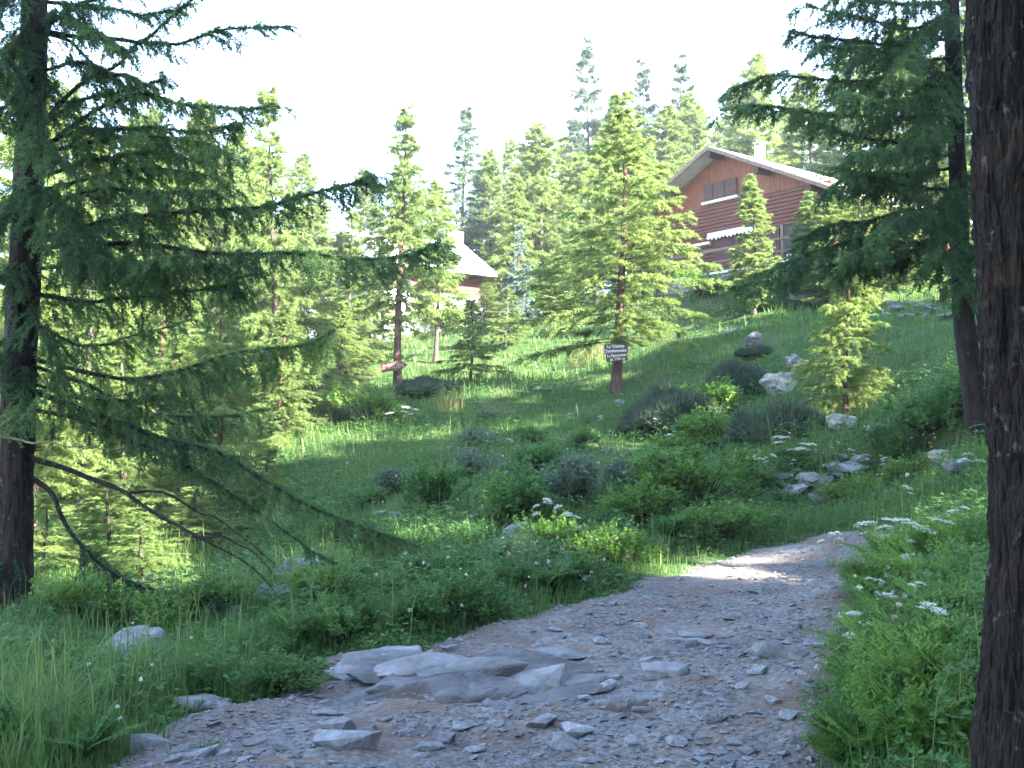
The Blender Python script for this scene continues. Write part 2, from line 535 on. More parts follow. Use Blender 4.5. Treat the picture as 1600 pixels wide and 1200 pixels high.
def resample(pts, step):
    pts = np.asarray(pts, float)
    # Catmull-Rom through the points
    q = np.vstack([2 * pts[0] - pts[1], pts, 2 * pts[-1] - pts[-2]])
    out = []
    for i in range(1, len(q) - 2):
        t = np.linspace(0, 1, 24, endpoint=False)[:, None]
        a, b, c, d = q[i - 1], q[i], q[i + 1], q[i + 2]
        out.append(0.5 * (2 * b + (c - a) * t + (2 * a - 5 * b + 4 * c - d) * t ** 2 + (3 * b - a - 3 * c + d) * t ** 3))
    out = np.vstack(out + [pts[-1:]])
    s = np.r_[0, np.cumsum(np.linalg.norm(np.diff(out, axis=0), axis=1))]
    n = max(4, int(s[-1] / step) + 1)
    si = np.linspace(0, s[-1], n)
    return np.stack([np.interp(si, s, out[:, k]) for k in range(3)], 1)

def twigs(S0, D, Ln, droop, K):
    """M drooping twigs sampled at K places: points (M,K,3) and tangents"""
    t = np.linspace(0.06, 1, K)[None, :, None]
    Ln = Ln.reshape(-1, 1, 1)
    dr = np.broadcast_to(np.asarray(droop, float), (len(S0),)).reshape(-1, 1, 1)
    pts = S0[:, None] + D[:, None] * Ln * t
    pts[..., 2] -= (dr * Ln * t ** 2)[..., 0]
    wob = rng.normal(size=(len(S0), 1, 3)) * 0.06 * Ln
    pts = pts + wob * np.sin(t * 3.5)
    tg = np.gradient(pts, axis=1)
    return pts, unit(tg)

# ------------------------------------------------------------------ path outline in the world
PATH_L = [(120,1260),(185,1215),(250,1150),(345,1112),(440,1100),(478,1075),(472,1045),(530,1026),(650,1031),(700,1006),(790,974),(900,944),(1000,912),(1100,884),(1200,856),(1290,836),(1345,830)]
PATH_R = [(1262,1260),(1275,1200),(1300,1110),(1312,1040),(1318,960),(1330,900),(1385,864)]
_pl = np.array([G(*p)[:2] for p in PATH_L])
_pr = np.array([G(*p)[:2] for p in PATH_R])
_end_l, _end_r = _pl[-1] + np.array([0.12, -0.15]), _pr[-1] + np.array([0.12, 0.1])
POLY = np.vstack([[[-2.2, -3.0]], [[-2.2, 2.0]], _pl, [_end_l], [_end_r], _pr[::-1], [[1.25, 2.0]], [[1.25, -3.0]]])

def in_path(x, y):
    inside = np.zeros(x.shape, bool)
    n = len(POLY)
    for i in range(n):
        x1, y1 = POLY[i]
        x2, y2 = POLY[(i + 1) % n]
        c = ((y1 > y) != (y2 > y)) & (x < (x2 - x1) * (y - y1) / (y2 - y1 + 1e-12) + x1)
        inside ^= c
    return inside

def path_dist(x, y):
    """signed distance to the path's edge, positive inside"""
    d = np.full(x.shape, 1e9)
    n = len(POLY)
    for i in range(n):
        a, b = POLY[i], POLY[(i + 1) % n]
        ab = b - a
        t = np.clip(((x - a[0]) * ab[0] + (y - a[1]) * ab[1]) / (ab @ ab + 1e-12), 0, 1)
        d = np.minimum(d, np.hypot(x - a[0] - t * ab[0], y - a[1] - t * ab[1]))
    return np.where(in_path(x, y), d, -d) + 0.10 * fbm(x * 2.2, y * 2.2, 9.0, 3)

def path_relief(x, y):
    r = 0.035 * fbm(x * 1.3, y * 1.3, 4.0, 4) + 0.012 * fbm(x * 7, y * 7, 1.0, 3)
    return r

# ------------------------------------------------------------------ ground sheet
def sinh_axis(lo, hi, n, c, k):
    a = np.arcsinh((np.array([lo, hi]) - c) / k)
    return c + k * np.sinh(np.linspace(a[0], a[1], n))
gx = sinh_axis(-180, 190, 270, 1.0, 4.0)
gy = sinh_axis(-60, 330, 300, 7.0, 5.0)
GX, GY = np.meshgrid(gx, gy, indexing='xy')
GZ = H(GX, GY)
near = (np.abs(GX) < 12) & (GY < 20) & (GY > -4)
pd = np.full(GX.shape, -9.0)
pd[near] = path_dist(GX[near], GY[near])
GZ = GZ - np.clip((pd + 0.02) / 0.15, 0, 1) * 0.14
ny, nx = GX.shape
i, j = np.meshgrid(np.arange(ny - 1), np.arange(nx - 1), indexing='ij')
i, j = i.ravel(), j.ravel()
GF = np.stack([i * nx + j, i * nx + j + 1, (i + 1) * nx + j + 1, (i + 1) * nx + j], 1)
ground = link('ground', mesh_arr('ground', np.stack([GX.ravel(), GY.ravel(), GZ.ravel()], 1), GF, M['ground'], smooth=True))
tag(ground, kind='structure')

# path sheet
px_ = np.arange(-3.0, 9.6, 0.045)
py_ = np.concatenate([np.arange(-2.5, 4.0, 0.15), np.arange(4.0, 17.0, 0.045)])
PX, PY = np.meshgrid(px_, py_, indexing='xy')
PD = path_dist(PX, PY)
edge = np.clip(PD / 0.14, -1.5, 1)
PZ = H(PX, PY) + np.where(PD > 0, path_relief(PX, PY) * np.clip(PD / 0.3, 0, 1), 0) + edge * 0.03
ny, nx = PX.shape
i, j = np.meshgrid(np.arange(ny - 1), np.arange(nx - 1), indexing='ij')
i, j = i.ravel(), j.ravel()
F = np.stack([i * nx + j, i * nx + j + 1, (i + 1) * nx + j + 1, (i + 1) * nx + j], 1)
F = F[(PD.ravel()[F] > -0.16).all(1)]
used = np.unique(F)
remap = np.full(PX.size, -1)
remap[used] = np.arange(len(used))
lit = np.clip(1 - PD.ravel()[used] / 0.45, 0, 1) * np.clip(0.6 + 0.8 * fbm(PX.ravel()[used] * 1.7, PY.ravel()[used] * 1.7, 3, 3), 0, 1)
path = link('path', mesh_arr('path', np.stack([PX.ravel(), PY.ravel(), PZ.ravel()], 1)[used], remap[F], M['path'], smooth=True, tone=lit, attr='litter'))
tag(path, kind='structure')

def path_z(x, y):
    x, y = np.asarray(x, float), np.asarray(y, float)
    d = path_dist(np.atleast_1d(x), np.atleast_1d(y)).reshape(np.atleast_1d(x).shape)
    z = H(x, y) + np.where(d > 0, path_relief(x, y) * np.clip(d / 0.3, 0, 1), 0) + np.clip(d / 0.14, -1.5, 1) * 0.03
    return z

# ------------------------------------------------------------------ rocks
def hull_rock(n, sx, sy, sz, sub=0, rough=0.0, cut=True):
    bm = bmesh.new()
    p = rand_unit(n) * rng.uniform(0.85, 1.0, (n, 1))
    p[:, 2] = np.clip(p[:, 2], -0.7, 0.62 if cut else 0.9)
    for q in p:
        bm.verts.new((q[0] * sx, q[1] * sy, q[2] * sz))
    r = bmesh.ops.convex_hull(bm, input=bm.verts)
    loose = [v for v in bm.verts if not v.link_faces]
    bmesh.ops.delete(bm, geom=loose, context='VERTS')
    if sub:
        bmesh.ops.triangulate(bm, faces=bm.faces)
        bmesh.ops.bevel(bm, geom=list(bm.edges), offset=0.05 * min(sx, sy, sz), segments=1, affect='EDGES', clamp_overlap=True)
        bmesh.ops.triangulate(bm, faces=bm.faces)
        for _ in range(sub):
            bmesh.ops.subdivide_edges(bm, edges=[e for e in bm.edges if e.calc_length() > 0.12 * max(sx, sy)], cuts=1, use_grid_fill=True)
            bmesh.ops.triangulate(bm, faces=bm.faces)
        bm.normal_update()
        co = np.array([v.co for v in bm.verts])
        no = np.array([v.normal for v in bm.verts])
        sc = 2.2 / max(sx, sy)
        o = rng.uniform(0, 50)
        dsp = rough * (fbm(co[:, 0] * sc + o, co[:, 1] * sc, co[:, 2] * sc * 2.2, 4))
        co = co + no * dsp[:, None]
        for v, c_ in zip(bm.verts, co):
            v.co = c_
    me = bpy.data.meshes.new('rock')
    bm.to_mesh(me)
    bm.free()
    return me

ROCKS = []
STONES = []
for k in range(14):
    me = hull_rock(14, 1, rng.uniform(0.6, 0.95), rng.uniform(0.28, 0.55))
    me.materials.append(M['rock_path'])
    STONES.append(me)

def place_stone(x, y, w, tilt=0.15, parent=path, sink=0.25, hz=None, z=None, mesh=None):
    o = link('stone', mesh or random.choice(STONES), parent)
    zz = float(path_z(x, y)) if z is None else z
    h = w * 0.5 * (hz or rng.uniform(0.75, 1.15))
    o.scale = (w * 0.5, w * 0.5 * rng.uniform(0.75, 1.1), h)
    o.location = (x, y, zz + h * (0.22 - sink * 0.5))
    o.rotation_euler = (rng.normal() * tilt, rng.normal() * tilt, rng.uniform(-0.6, 0.6))
    return o

# stones one can pick out on the path, then smaller ones between them
PICKED = [(235,1172,85),(278,1192,44),(318,1182,58),(512,1122,50),(530,1146,66),(545,1168,112),(452,1176,70),(400,1160,40),(840,1136,64),(905,1156,78),
 (932,1162,36),(1004,1121,40),(885,1178,60),(962,1066,28),(1235,1136,46),(1250,1172,46),(1210,1110,36),(1120,1150,44),(1150,1140,30),(985,1032,30),
 (1040,1090,40),(1100,1120,34),(700,1160,52),(640,1150,34),(600,1130,28),(740,1180,44),(1000,1165,34),(1060,1180,48),(1170,1190,40),(1090,1010,60),
 (940,1010,36),(1000,985,28),(1180,945,22),(1175,948,20),(1160,910,18),(1245,985,24),(1215,1005,30),(1290,1050,40),(1265,1085,36),(1280,1020,30),
 (905,1105,46),(945,1085,50),(795,1115,60),(650,1080,30),(560,1090,26),(500,1060,24),(478,1050,26),(520,1045,22),(1110,1065,36),(1130,1020,26),
 (1190,1060,40),(1160,1090,30),(880,1000,24),(1030,960,26),(1060,930,18),(1225,915,18),(1100,950,20),(1140,975,24),(960,950,20),(720,1140,40),(330,1135,30)]
for (a, b, w) in PICKED:
    g = G(a, b)
    place_stone(g[0], g[1], w / 1600 * g[1] * 1.1, hz=rng.uniform(0.8, 1.3))
nst, tries = 0, 0
while nst < 235 and tries < 6000:
    tries += 1
    Y = 4.4 * math.exp(rng.uniform(0, 1) * math.log(14.5 / 4.4))
    X = rng.uniform(-0.42, 0.42) * Y
    d = float(path_dist(np.array([X]), np.array([Y]))[0])
    if d < 0.04:
        continue
    if rng.uniform() > (1.0 if d < 0.35 or Y < 7.5 else 0.6):
        continue
    place_stone(X, Y, rng.choice([0.045, 0.06, 0.08, 0.11, 0.14], p=[.3, .3, .22, .12, .06]) * rng.uniform(0.8, 1.25) * (1 + 0.03 * Y), tilt=0.2)
    nst += 1
# gravel between them
n = 24000
Y = 4.2 * np.exp(rng.uniform(0, 1, n) * math.log(15.5 / 4.2))
X = rng.uniform(-0.47, 0.47, n) * Y
d = path_dist(X, Y)
keep = (d > -0.06) & ((fbm(X * 1.4, Y * 1.4, 8.0, 3) > -0.35) | (d < 0.25))
X, Y = X[keep], Y[keep]
oct_v = np.array([[1, 0, 0], [0, 1, 0], [-1, 0, 0], [0, -1, 0], [0, 0, .7], [0, 0, -.7]], float)
oct_f = np.array([[0, 1, 4], [1, 2, 4], [2, 3, 4], [3, 0, 4], [1, 0, 5], [2, 1, 5], [3, 2, 5], [0, 3, 5]])
def pebbles(X, Y, Z, size):
    n = len(X)
    v = oct_v[None] + rng.normal(size=(n, 6, 3)) * 0.22
    v[..., 2] *= rng.uniform(0.35, 0.8, (n, 1))
    a = rng.uniform(0, 6.28, n)
    ca, sa = np.cos(a)[:, None], np.sin(a)[:, None]
    x = v[..., 0] * ca - v[..., 1] * sa * 0.8
    y = v[..., 0] * sa + v[..., 1] * ca * 0.8
    v = np.stack([x, y, v[..., 2]], -1) * size[:, None, None]
    v = v + np.stack([X, Y, Z + size * 0.15], -1)[:, None]
    return v.reshape(-1, 3), (oct_f[None] + (np.arange(n) * 6)[:, None, None]).reshape(-1, 3)
size = rng.lognormal(math.log(0.012), 0.45, len(X)) * (0.75 + 0.04 * Y)
V, F = pebbles(X, Y, path_z(X, Y), size)
gravel = link('gravel', mesh_arr('gravel', V, F, M['rock_path']), path)
gravel['kind'] = 'stuff'

# larger rocks, each a thing
def boulder(px, py, w_px, h_ratio, label, mat='rock', depth=0.8, n=18, rough=0.06, tilt=(0, 0), sink=0.15, name='boulder', rz=None):
    g = G(px, py)
    w = w_px / 1600 * g[1]
    sx, sy, sz = w * 0.52, w * 0.52 * depth, w * 0.5 * h_ratio
    me = hull_rock(n, sx, sy, sz, 3, rough * w)
    me.materials.append(M[mat])
    z = max(float(H(g[0], g[1])), float(path_z(g[0], g[1])) if g[1] < 16 else -99)
    ROCKS.append((g[0], g[1] + sy * .3, min(sx, sy) * .85))
    o = link(name, me, None, (g[0], g[1] + sy * 0.3, z + sz * (0.62 - sink)), 0)
    o.rotation_euler = (tilt[0], tilt[1], rng.uniform(-0.4, 0.4) if rz is None else rz)
    tag(o, label, 'rock')
    return o

B = boulder
def ledge(px, py, w_px, d_px, rise, label, seed):
    g, gb = G(px, py + d_px * .5), G(px, py - d_px * .5)
    w, dp = w_px / 1600 * g[1], gb[1] - g[1]
    nu, nv = 74, 40
    u, v = np.meshgrid(np.linspace(-1, 1, nu), np.linspace(0, 1, nv), indexing='xy')
    x = g[0] + u * w * .5 + (v - .5) * .25 * w
    fr_ = .10 + .14 * fbm(u * 2.2 + seed, 0 * u, 3.0, 3)         # where the broken front edge runs
    y = g[1] + v * dp + .12 * dp * fbm(u * 1.7, v * 2, seed, 3)
    base = path_z(x, y)
    body = np.clip(1 - u ** 2, 0, 1) ** .4
    back = np.clip((1 - v) / .75, 0, 1) ** .8
    fr_ = np.clip(fr_ + .035 * fbm(u * 9, 0 * u, seed, 2), .02, .5)
    front = np.clip((v - fr_) / .11, 0, 1)
    front = front * front * (3 - 2 * front)
    top = rise * body * back * (1 + .35 * fbm(u * 2.5 + seed, v * 2.5, 1, 3)) + .30 * rise * np.floor(3 * fbm(u * 2.2 + v, v * 4 - u, seed, 2)) / 3 * body + .13 * rise * fbm(u * 14, v * 14, 2, 3)
    z = base + np.where(front > 0, top * (.25 + .75 * front), top * .25 * np.clip(v / np.maximum(fr_, .02), 0, 1)) - .05 * (1 - body) - .05 * np.clip((v - .85) / .15, 0, 1) - .04 * np.clip((.06 - v) / .06, 0, 1)
    i, j = np.meshgrid(np.arange(nv - 1), np.arange(nu - 1), indexing='ij')
    i, j = i.ravel(), j.ravel()
    F = np.stack([i * nu + j, i * nu + j + 1, (i + 1) * nu + j + 1, (i + 1) * nu + j], 1)
    soil = np.clip(1.15 - 1.3 * front + .5 * fbm(u * 6, v * 6, seed, 3), 0, 1)
    soil = np.maximum(soil, np.clip(.25 + .9 * fbm(u * 3, v * 4, seed + 4, 4) - .2, 0, .8) * np.clip(v * 1.5 - .3, 0, 1))
    o_ = np.array([g[0], g[1], float(H(g[0], g[1]))])
    V = np.stack([x.ravel(), y.ravel(), z.ravel()], 1) - o_
    o = link('bedrock_slab', mesh_arr('bedrock_slab', V, F, M['slab'], None, False, soil.ravel(), 'litter'), None, o_)
    tag(o, label, 'rock')
    return o
big_ledge = ledge(750, 1064, 440, 88, .055, 'long worn bedrock slab crossing the path with an earthy step below it', 2.0)
for (a, b, wp, hr_) in ((598,1046,150,.10),(665,1052,150,.13),(742,1062,190,.14),(815,1076,170,.13),(880,1072,130,.10),(556,1060,100,.12),(710,1044,130,.10),(770,1088,130,.12),(925,1086,90,.10),(640,1078,120,.12),(700,1094,110,.12),(850,1100,120,.11),(600,1066,110,.10)):
    g = G(a, b)
    ww = wp / 1600 * g[1] * 1.15
    me = hull_rock(20, ww * .52, ww * .36, ww * hr_, 2, .02 * ww)
    me.materials.append(M['slab'])
    o = link('rock_plate', me, big_ledge)
    o.location = (g[0] - big_ledge.location[0], g[1] - big_ledge.location[1], float(path_z(g[0], g[1])) + .002 - big_ledge.location[2])
    o.rotation_euler = (rng.normal() * .05 + .05, rng.normal() * .06, rng.uniform(-.5, .5))
ledge(985, 1105, 150, 40, .03, 'short broken ledge right of the long bedrock slab', 7.0)
B(590,1046,150,0.13,'smaller bedrock ledge at the left end of the long slab in the path','rock_path',0.6,18,0.03,(0.05,-0.1),0.3,'bedrock_slab')
B(868,1034,112,0.13,'pale flat slab in the middle of the path behind the long bedrock','rock_path',0.7,14,0.02,(0.06,0),0.3,'bedrock_slab')
B(1040,1062,84,0.55,'rounded grey stone standing in the middle of the path','rock_path',0.8,18,0.03,(0,0),0.3)
B(1222,1040,92,0.5,'low grey stone with a dark broken end near the right edge of the path','rock',0.7,14,0.03,(0,0.1),0.3)
B(1075,1018,110,0.12,'long flat rock strip with a grass tuft lying across the path','rock_path',0.35,16,0.02,(0,0),0.3,'bedrock_slab')
B(312,1108,120,0.28,'flat grey rock half buried in grass at the path left edge','rock',0.6,18,0.03,(0,0),0.3)
B(205,1044,115,0.95,'largest white angular boulder in the grass below the big left larch','rock',0.8,16,0.05,(0.1,0.1),0.25)
B(150,1036,46,1.1,'narrow upright white rock beside the largest white boulder at left','rock',0.8,12,0.05,(0,0.3),0.2)
B(268,1040,54,1.0,'small sunlit yellowish rock right of the largest white boulder','rock_lichen',0.8,12,0.05,(0,0),0.25)
B(92,1035,40,0.7,'small grey rock in tall grass near the left larch trunk','rock',0.8,12,0.05)
B(480,915,125,0.6,'broad pale boulder behind the tips of the drooping larch boughs','rock',0.8,16,0.05)
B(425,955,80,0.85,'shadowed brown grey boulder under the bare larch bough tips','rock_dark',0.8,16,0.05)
B(370,965,40,0.9,'small pointed rock left of the shadowed brown grey boulder','rock',0.8,12,0.05)
B(820,856,80,0.9,'grey rock behind the white umbels on the bank','rock',0.7,14,0.05)
B(778,866,60,0.6,'flat pale stone left of the grey rock among white umbels','rock',0.8,12,0.05)
B(750,908,70,0.6,'brown grey rock sunk in grass on the bank above the path','rock',0.8,12,0.05)
B(618,812,44,0.5,'grey rock in the bushes close to the long bough tip','rock',0.8,12,0.05)
B(595,808,30,0.7,'yellow lichened stone left of the grey rock in the bushes','rock_lichen',0.8,12,0.05)
B(697,706,30,0.5,'yellowish flat stone on the open grass of the middle slope','rock_lichen',0.8,12,0.05)
B(797,694,22,0.7,'small pale stone alone in grass on the middle slope','rock_lichen',0.8,12,0.05)
B(970,634,26,0.75,'grey stone at the foot of the larch carrying two sign boards','rock',0.8,12,0.05)
B(845,612,40,0.25,'low flat rock in the sunlit grass left of the two board sign','rock',0.8,12,0.03)
B(1178,542,34,1.1,'upright grey boulder with a dark left side high on the slope','rock',0.8,14,0.06)
B(1142,522,28,0.5,'pale rock left of the upright boulder high on the slope','rock',0.8,12,0.05)
B(1222,616,72,0.85,'big lichen grey boulder left of the sunlit young larch','rock_lichen',0.8,16,0.06,(0.2,-0.2))
B(1250,572,60,0.5,'grey rock ledge above the big lichen grey boulder','rock',0.8,14,0.06)
B(1318,672,62,0.7,'sun dappled beige boulder under the young larch','rock_lichen',0.8,16,0.05)
B(1368,680,44,0.8,'pointed grey boulder right of the sun dappled beige one','rock',0.8,14,0.05,(0,0.3))
B(1165,808,44,0.75,'rounded grey boulder in greenery beside the far path bend','rock',0.8,16,0.04)
B(1470,726,52,0.6,'pale mossy rock at the foot of the slim dark larch','rock_lichen',0.8,14,0.05)
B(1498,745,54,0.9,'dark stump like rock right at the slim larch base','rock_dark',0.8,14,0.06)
B(1460,855,70,0.6,'pale grass grown boulder on the right bank by the path','rock_lichen',0.8,16,0.05)

def stone_heap(label, spots, mat):
    c = G(*spots[0][:2])
    root = empty('stone_heap', c)
    tag(root, label, 'stone heap')
    for (a, b, w) in spots:
        g = G(a, b)
        ww = w / 1600 * g[1]
        me = hull_rock(14, ww * .52, ww * .42, ww * rng.uniform(.14, .26), 1, 0.01 * ww)
        me.materials.append(M[mat if rng.uniform() < 0.7 else 'rock_dark'])
        o = link('stone', me, root)
        o.location = (g[0] - c[0], g[1] - c[1], g[2] - c[2] + ww * 0.12)
        o.rotation_euler = (rng.normal() * .18 + 0.12, rng.normal() * .18, rng.uniform(-.7, .7))
stone_heap('heap of grey slate slabs on the bank above the far path bend',
 [(1268,752,50),(1222,750,40),(1244,742,30),(1262,764,36),(1290,756,34),(1310,750,40),(1330,738,64),(1345,728,50),(1300,735,40),(1240,778,52),(1275,788,48),(1320,765,26),(1335,752,26),(1225,765,30),(1285,772,30),(1358,742,30),(1252,756,26),(1310,725,44)], 'rock')
stone_heap('row of rubble stones along the slope behind the slim dark larch',
 [(1440,486,46),(1400,488,36),(1420,478,30),(1415,498,34),(1460,490,40),(1480,498,36),(1450,500,30),(1395,478,26),(1500,480,36),(1432,494,28),(1470,478,30),(1515,500,34),(1385,494,24)], 'rock')
stone_heap('small pile of pale stones on the slope below the two board sign',
 [(970,716,34),(950,708,28),(985,714,30),(960,722,24),(1000,718,24),(945,724,26),(978,706,18),(1015,712,20)], 'rock_lichen')
stone_heap('scatter of white stones left of the shadowed boulder',
 [(350,1003,30),(390,995,26),(420,985,30),(330,1010,22),(450,985,26),(405,1005,22)], 'rock')

# ------------------------------------------------------------------ conifers: generators
def conifer(Ht, R, base, nb, rise, droop, tw_per_m, tw_len, K, npn, nl, nw, prof=0.9, trunk_r=None, mat='needle', bark='bark_mid', bare=0.0, layered=0.0, seed=0, hang=0.6, lean=0.0, clear=0.0):
    """trunk mesh and crown mesh of a standing conifer"""
    global rng
    keep, rng = rng, np.random.default_rng(seed)
    tr = trunk_r or Ht * 0.0115
    nz = 14
    zz = np.linspace(-0.4, Ht, nz)
    ph = rng.uniform(0, 6)
    ax = np.stack([lean * np.clip(zz / Ht, 0, 1) ** 1.5 * Ht + 0.012 * Ht * np.sin(zz * 4 / Ht + ph) - 0.012 * Ht * math.sin(ph), 0.012 * Ht * np.cos(zz * 3.3 / Ht + ph) - 0.012 * Ht * math.cos(ph), zz], 1)
    rad = tr * (1 - np.clip(zz / Ht, 0, 1)) ** 0.85 + 0.006
    rad[0] *= 1.6
    rad[1] *= 1.12
    V, F = tube(ax, rad, 10, 0.04)
    trunk = mesh_arr('trunk', V, F, M[bark], smooth=True)
    sp = Soup()
    u = np.sort(rng.uniform(0, 1, nb))
    if layered:
        u = np.clip(np.round(u * layered) / layered + rng.normal(size=nb) * 0.012, 0, 1)
    zb = Ht * (base + (0.985 - base) * u)
    az = np.cumsum(rng.uniform(1.8, 3.0, nb))
    LB = R * np.clip((1 - u) ** prof, 0.09, 1) * rng.uniform(0.45, 1.2, nb)
    LB = np.where(u < 0.08, LB * rng.uniform(0.5, 1, nb), LB)
    if clear:
        LB = np.where((u < clear) & (np.sin(az) < -.1), LB * .22, LB)
    A, D_, Lt, tn, pr = [], [], [], [], []
    for b in range(nb):
        Lb = LB[b]
        nseg = 7
        t = np.linspace(0, 1, nseg)
        x0 = np.array([np.interp(zb[b], zz, ax[:, 0]), np.interp(zb[b], zz, ax[:, 1]), zb[b]])
        dr = droop * (1.15 - 0.9 * u[b]) * rng.uniform(0.6, 1.3)
        ri = rise * (0.5 + 0.9 * u[b] + 1.6 * u[b] ** 5) * rng.uniform(0.6, 1.4)
        hx = np.array([math.cos(az[b]), math.sin(az[b]), 0])
        pts = x0 + hx * (Lb * t)[:, None]
        pts[:, 2] += Lb * (ri * t - dr * t ** 2 + 0.35 * dr * t ** 3)
        pts[:, :2] += (rng.normal(size=2) * 0.05 * Lb) * (t ** 2)[:, None]
        seg = strip_tris(pts[:-1], pts[1:] + (pts[1:] - pts[:-1]) * 0.3, np.maximum(tr * 0.34 * (1 - t[:-1] * 0.8) * (0.4 + Lb / R), 0.005), 0)
        sp.add(seg, 0.5, 1)
        m_ = max(4, int(tw_per_m * Lb * 2))
        tt = rng.uniform(0.12 + 0.25 * bare, 1.0, m_) ** 0.8
        s0 = np.stack([np.interp(tt, t, pts[:, k]) for k in range(3)], 1)
        tg = unit(np.stack([np.interp(np.clip(tt + .05, 0, 1), t, pts[:, k]) - np.interp(np.clip(tt - .05, 0, 1), t, pts[:, k]) for k in range(3)], 1))
        sidev = np.cross(hx, [0, 0, 1.0]) * np.where(rng.uniform(size=m_) < .5, 1, -1)[:, None]
        f = rng.uniform(0.3, 1.0, (m_, 1))
        dd = unit(sidev * f + tg * rng.uniform(.4, 1.1, (m_, 1)) + np.array([0, 0, -1.0]) * (rng.uniform(-0.25, 1, (m_, 1)) * hang))
        A.append(s0); D_.append(dd)
        Lt.append(tw_len * (0.35 + 0.65 * Lb / R) * (1.12 - 0.6 * tt) * rng.uniform(0.5, 1.3, m_))
        tn.append(np.full(m_, rng.uniform(0.25, 0.75)) + rng.normal(size=m_) * 0.12)
        # the bough's own tip
        A.append(pts[-2:-1]); D_.append(unit(pts[-1:] - pts[-2:-1])); Lt.append(np.array([Lb * 0.25])); tn.append(np.array([0.6]))
        # the bough itself is needled too
        kk = int(K * Lb / tw_len * 0.8) + 2
        tq = rng.uniform(0.15 + 0.3 * bare, 1, kk)
        A_ = np.stack([np.interp(tq, t, pts[:, k]) for k in range(3)], 1)
        pr.append(needle_tris(A_, np.repeat(unit(pts[-1:] - pts[:1]), kk, 0), npn, nl, nw))
    A, D_, Lt, tn = np.concatenate(A), np.concatenate(D_), np.concatenate(Lt), np.concatenate(tn)
    # leader
    A = np.vstack([A, ax[-2:-1]]); D_ = np.vstack([D_, [[0, 0, 1.0]]]); Lt = np.r_[Lt, Ht / nz]; tn = np.r_[tn, .6]
    pts, tg = twigs(A, D_, Lt, 0.25 * hang, K)
    sp.add(strip_tris(pts[:, 0], pts[:, -1], np.maximum(0.004, nw * 0.5), 0), 0.5, 1)
    T = needle_tris(pts.reshape(-1, 3), tg.reshape(-1, 3), npn, nl, nw)
    tone = np.repeat(tn, K * npn) + rng.normal(size=len(T)) * 0.1
    sp.add(T, tone, 0)
    sp.add(np.concatenate(pr), 0.5, 0)
    crown = sp.mesh('crown', [M[mat], M['twig']])
    rng = keep
    return trunk, crown

VAR = {}
def variant(key, **kw):
    VAR[key] = (conifer(**kw), kw['Ht'], kw['R'])
# mid-distance larches (about 8 m)
variant('larch_a', Ht=8, R=1.6, base=.08, nb=150, rise=.30, droop=.42, tw_per_m=5.5, tw_len=.58, K=15, npn=4, nl=0.09, nw=0.022, seed=1)
variant('larch_b', Ht=8, R=1.6, base=.14, nb=150, rise=.35, droop=.50, tw_per_m=5.5, tw_len=.60, K=15, npn=4, nl=0.09, nw=0.022, seed=2, prof=.8)
variant('larch_c', Ht=8, R=1.7, base=.04, nb=150, rise=.22, droop=.38, tw_per_m=5.5, tw_len=.75, K=15, npn=4, nl=0.09, nw=0.022, seed=3, hang=.9, bark='bark_red')
variant('sign_larch', Ht=8, R=2.2, clear=.2, base=.17, nb=160, rise=.22, droop=.34, tw_per_m=5.5, tw_len=.64, K=16, npn=4, nl=0.085, nw=0.02, seed=14, prof=.85, bark='bark_red', trunk_r=0.105)
variant('sign_larch_slim', Ht=8, R=1.6, clear=.26, base=.21, nb=145, rise=.35, droop=.42, tw_per_m=5.5, tw_len=.60, K=15, npn=4, nl=0.09, nw=0.022, seed=15, prof=.8, bark='bark_red', trunk_r=0.115)
variant('narrow', Ht=5, R=.75, base=.04, nb=150, rise=.55, droop=.25, tw_per_m=10, tw_len=.34, K=10, npn=4, nl=0.08, nw=0.022, seed=4, prof=.7)
variant('pine_a', Ht=14, R=2.4, base=.28, nb=110, rise=.30, droop=.30, tw_per_m=4, tw_len=.9, K=9, npn=4, nl=0.19, nw=0.042, seed=5, layered=13, mat='needle_pine', prof=.75)
variant('pine_b', Ht=14, R=2.4, base=.20, nb=110, rise=.28, droop=.42, tw_per_m=4, tw_len=.85, K=9, npn=4, nl=0.19, nw=0.042, seed=6, mat='needle_pine', prof=.85)
variant('far_larch_a', Ht=12, R=2.3, base=.14, nb=150, rise=.30, droop=.40, tw_per_m=4, tw_len=.9, K=10, npn=4, nl=0.18, nw=0.045, seed=7, prof=.8)
variant('far_larch_b', Ht=12, R=2.3, base=.22, nb=150, rise=.40, droop=.34, tw_per_m=4, tw_len=.9, K=10, npn=4, nl=0.18, nw=0.045, seed=8, prof=.65)
variant('young', Ht=3.2, R=1.0, base=.06, nb=80, rise=.35, droop=.40, tw_per_m=9, tw_len=.40, K=12, npn=4, nl=0.06, nw=0.016, seed=9, hang=.8, bark='bark_mid')
variant('blue_fir', Ht=4, R=.8, base=.05, nb=80, rise=.2, droop=.28, tw_per_m=12, tw_len=.34, K=7, npn=5, nl=0.09, nw=0.03, seed=10, layered=14, mat='needle_blue')

def tree(kind, px, Y, top_py, w_px, label, name='larch_tree', cat='tree', group=None, base_px=None, x_off=0.0):
    (tm, cm), Hn, Rn = VAR[kind]
    b = at(px, Y)
    ht = P(px, top_py, Y)[2] - b[2]
    sz = ht / Hn
    sxy = (w_px / 1600.0 * Y) / (2 * Rn * 0.92)
    r = empty(name, b, 0.0 if kind.startswith('sign') else rng.uniform(0, 6.28))
    r.scale = (sxy, sxy, sz)
    tag(r, label, cat, group)
    link('trunk', tm, r)
    link('crown', cm, r)
    return r

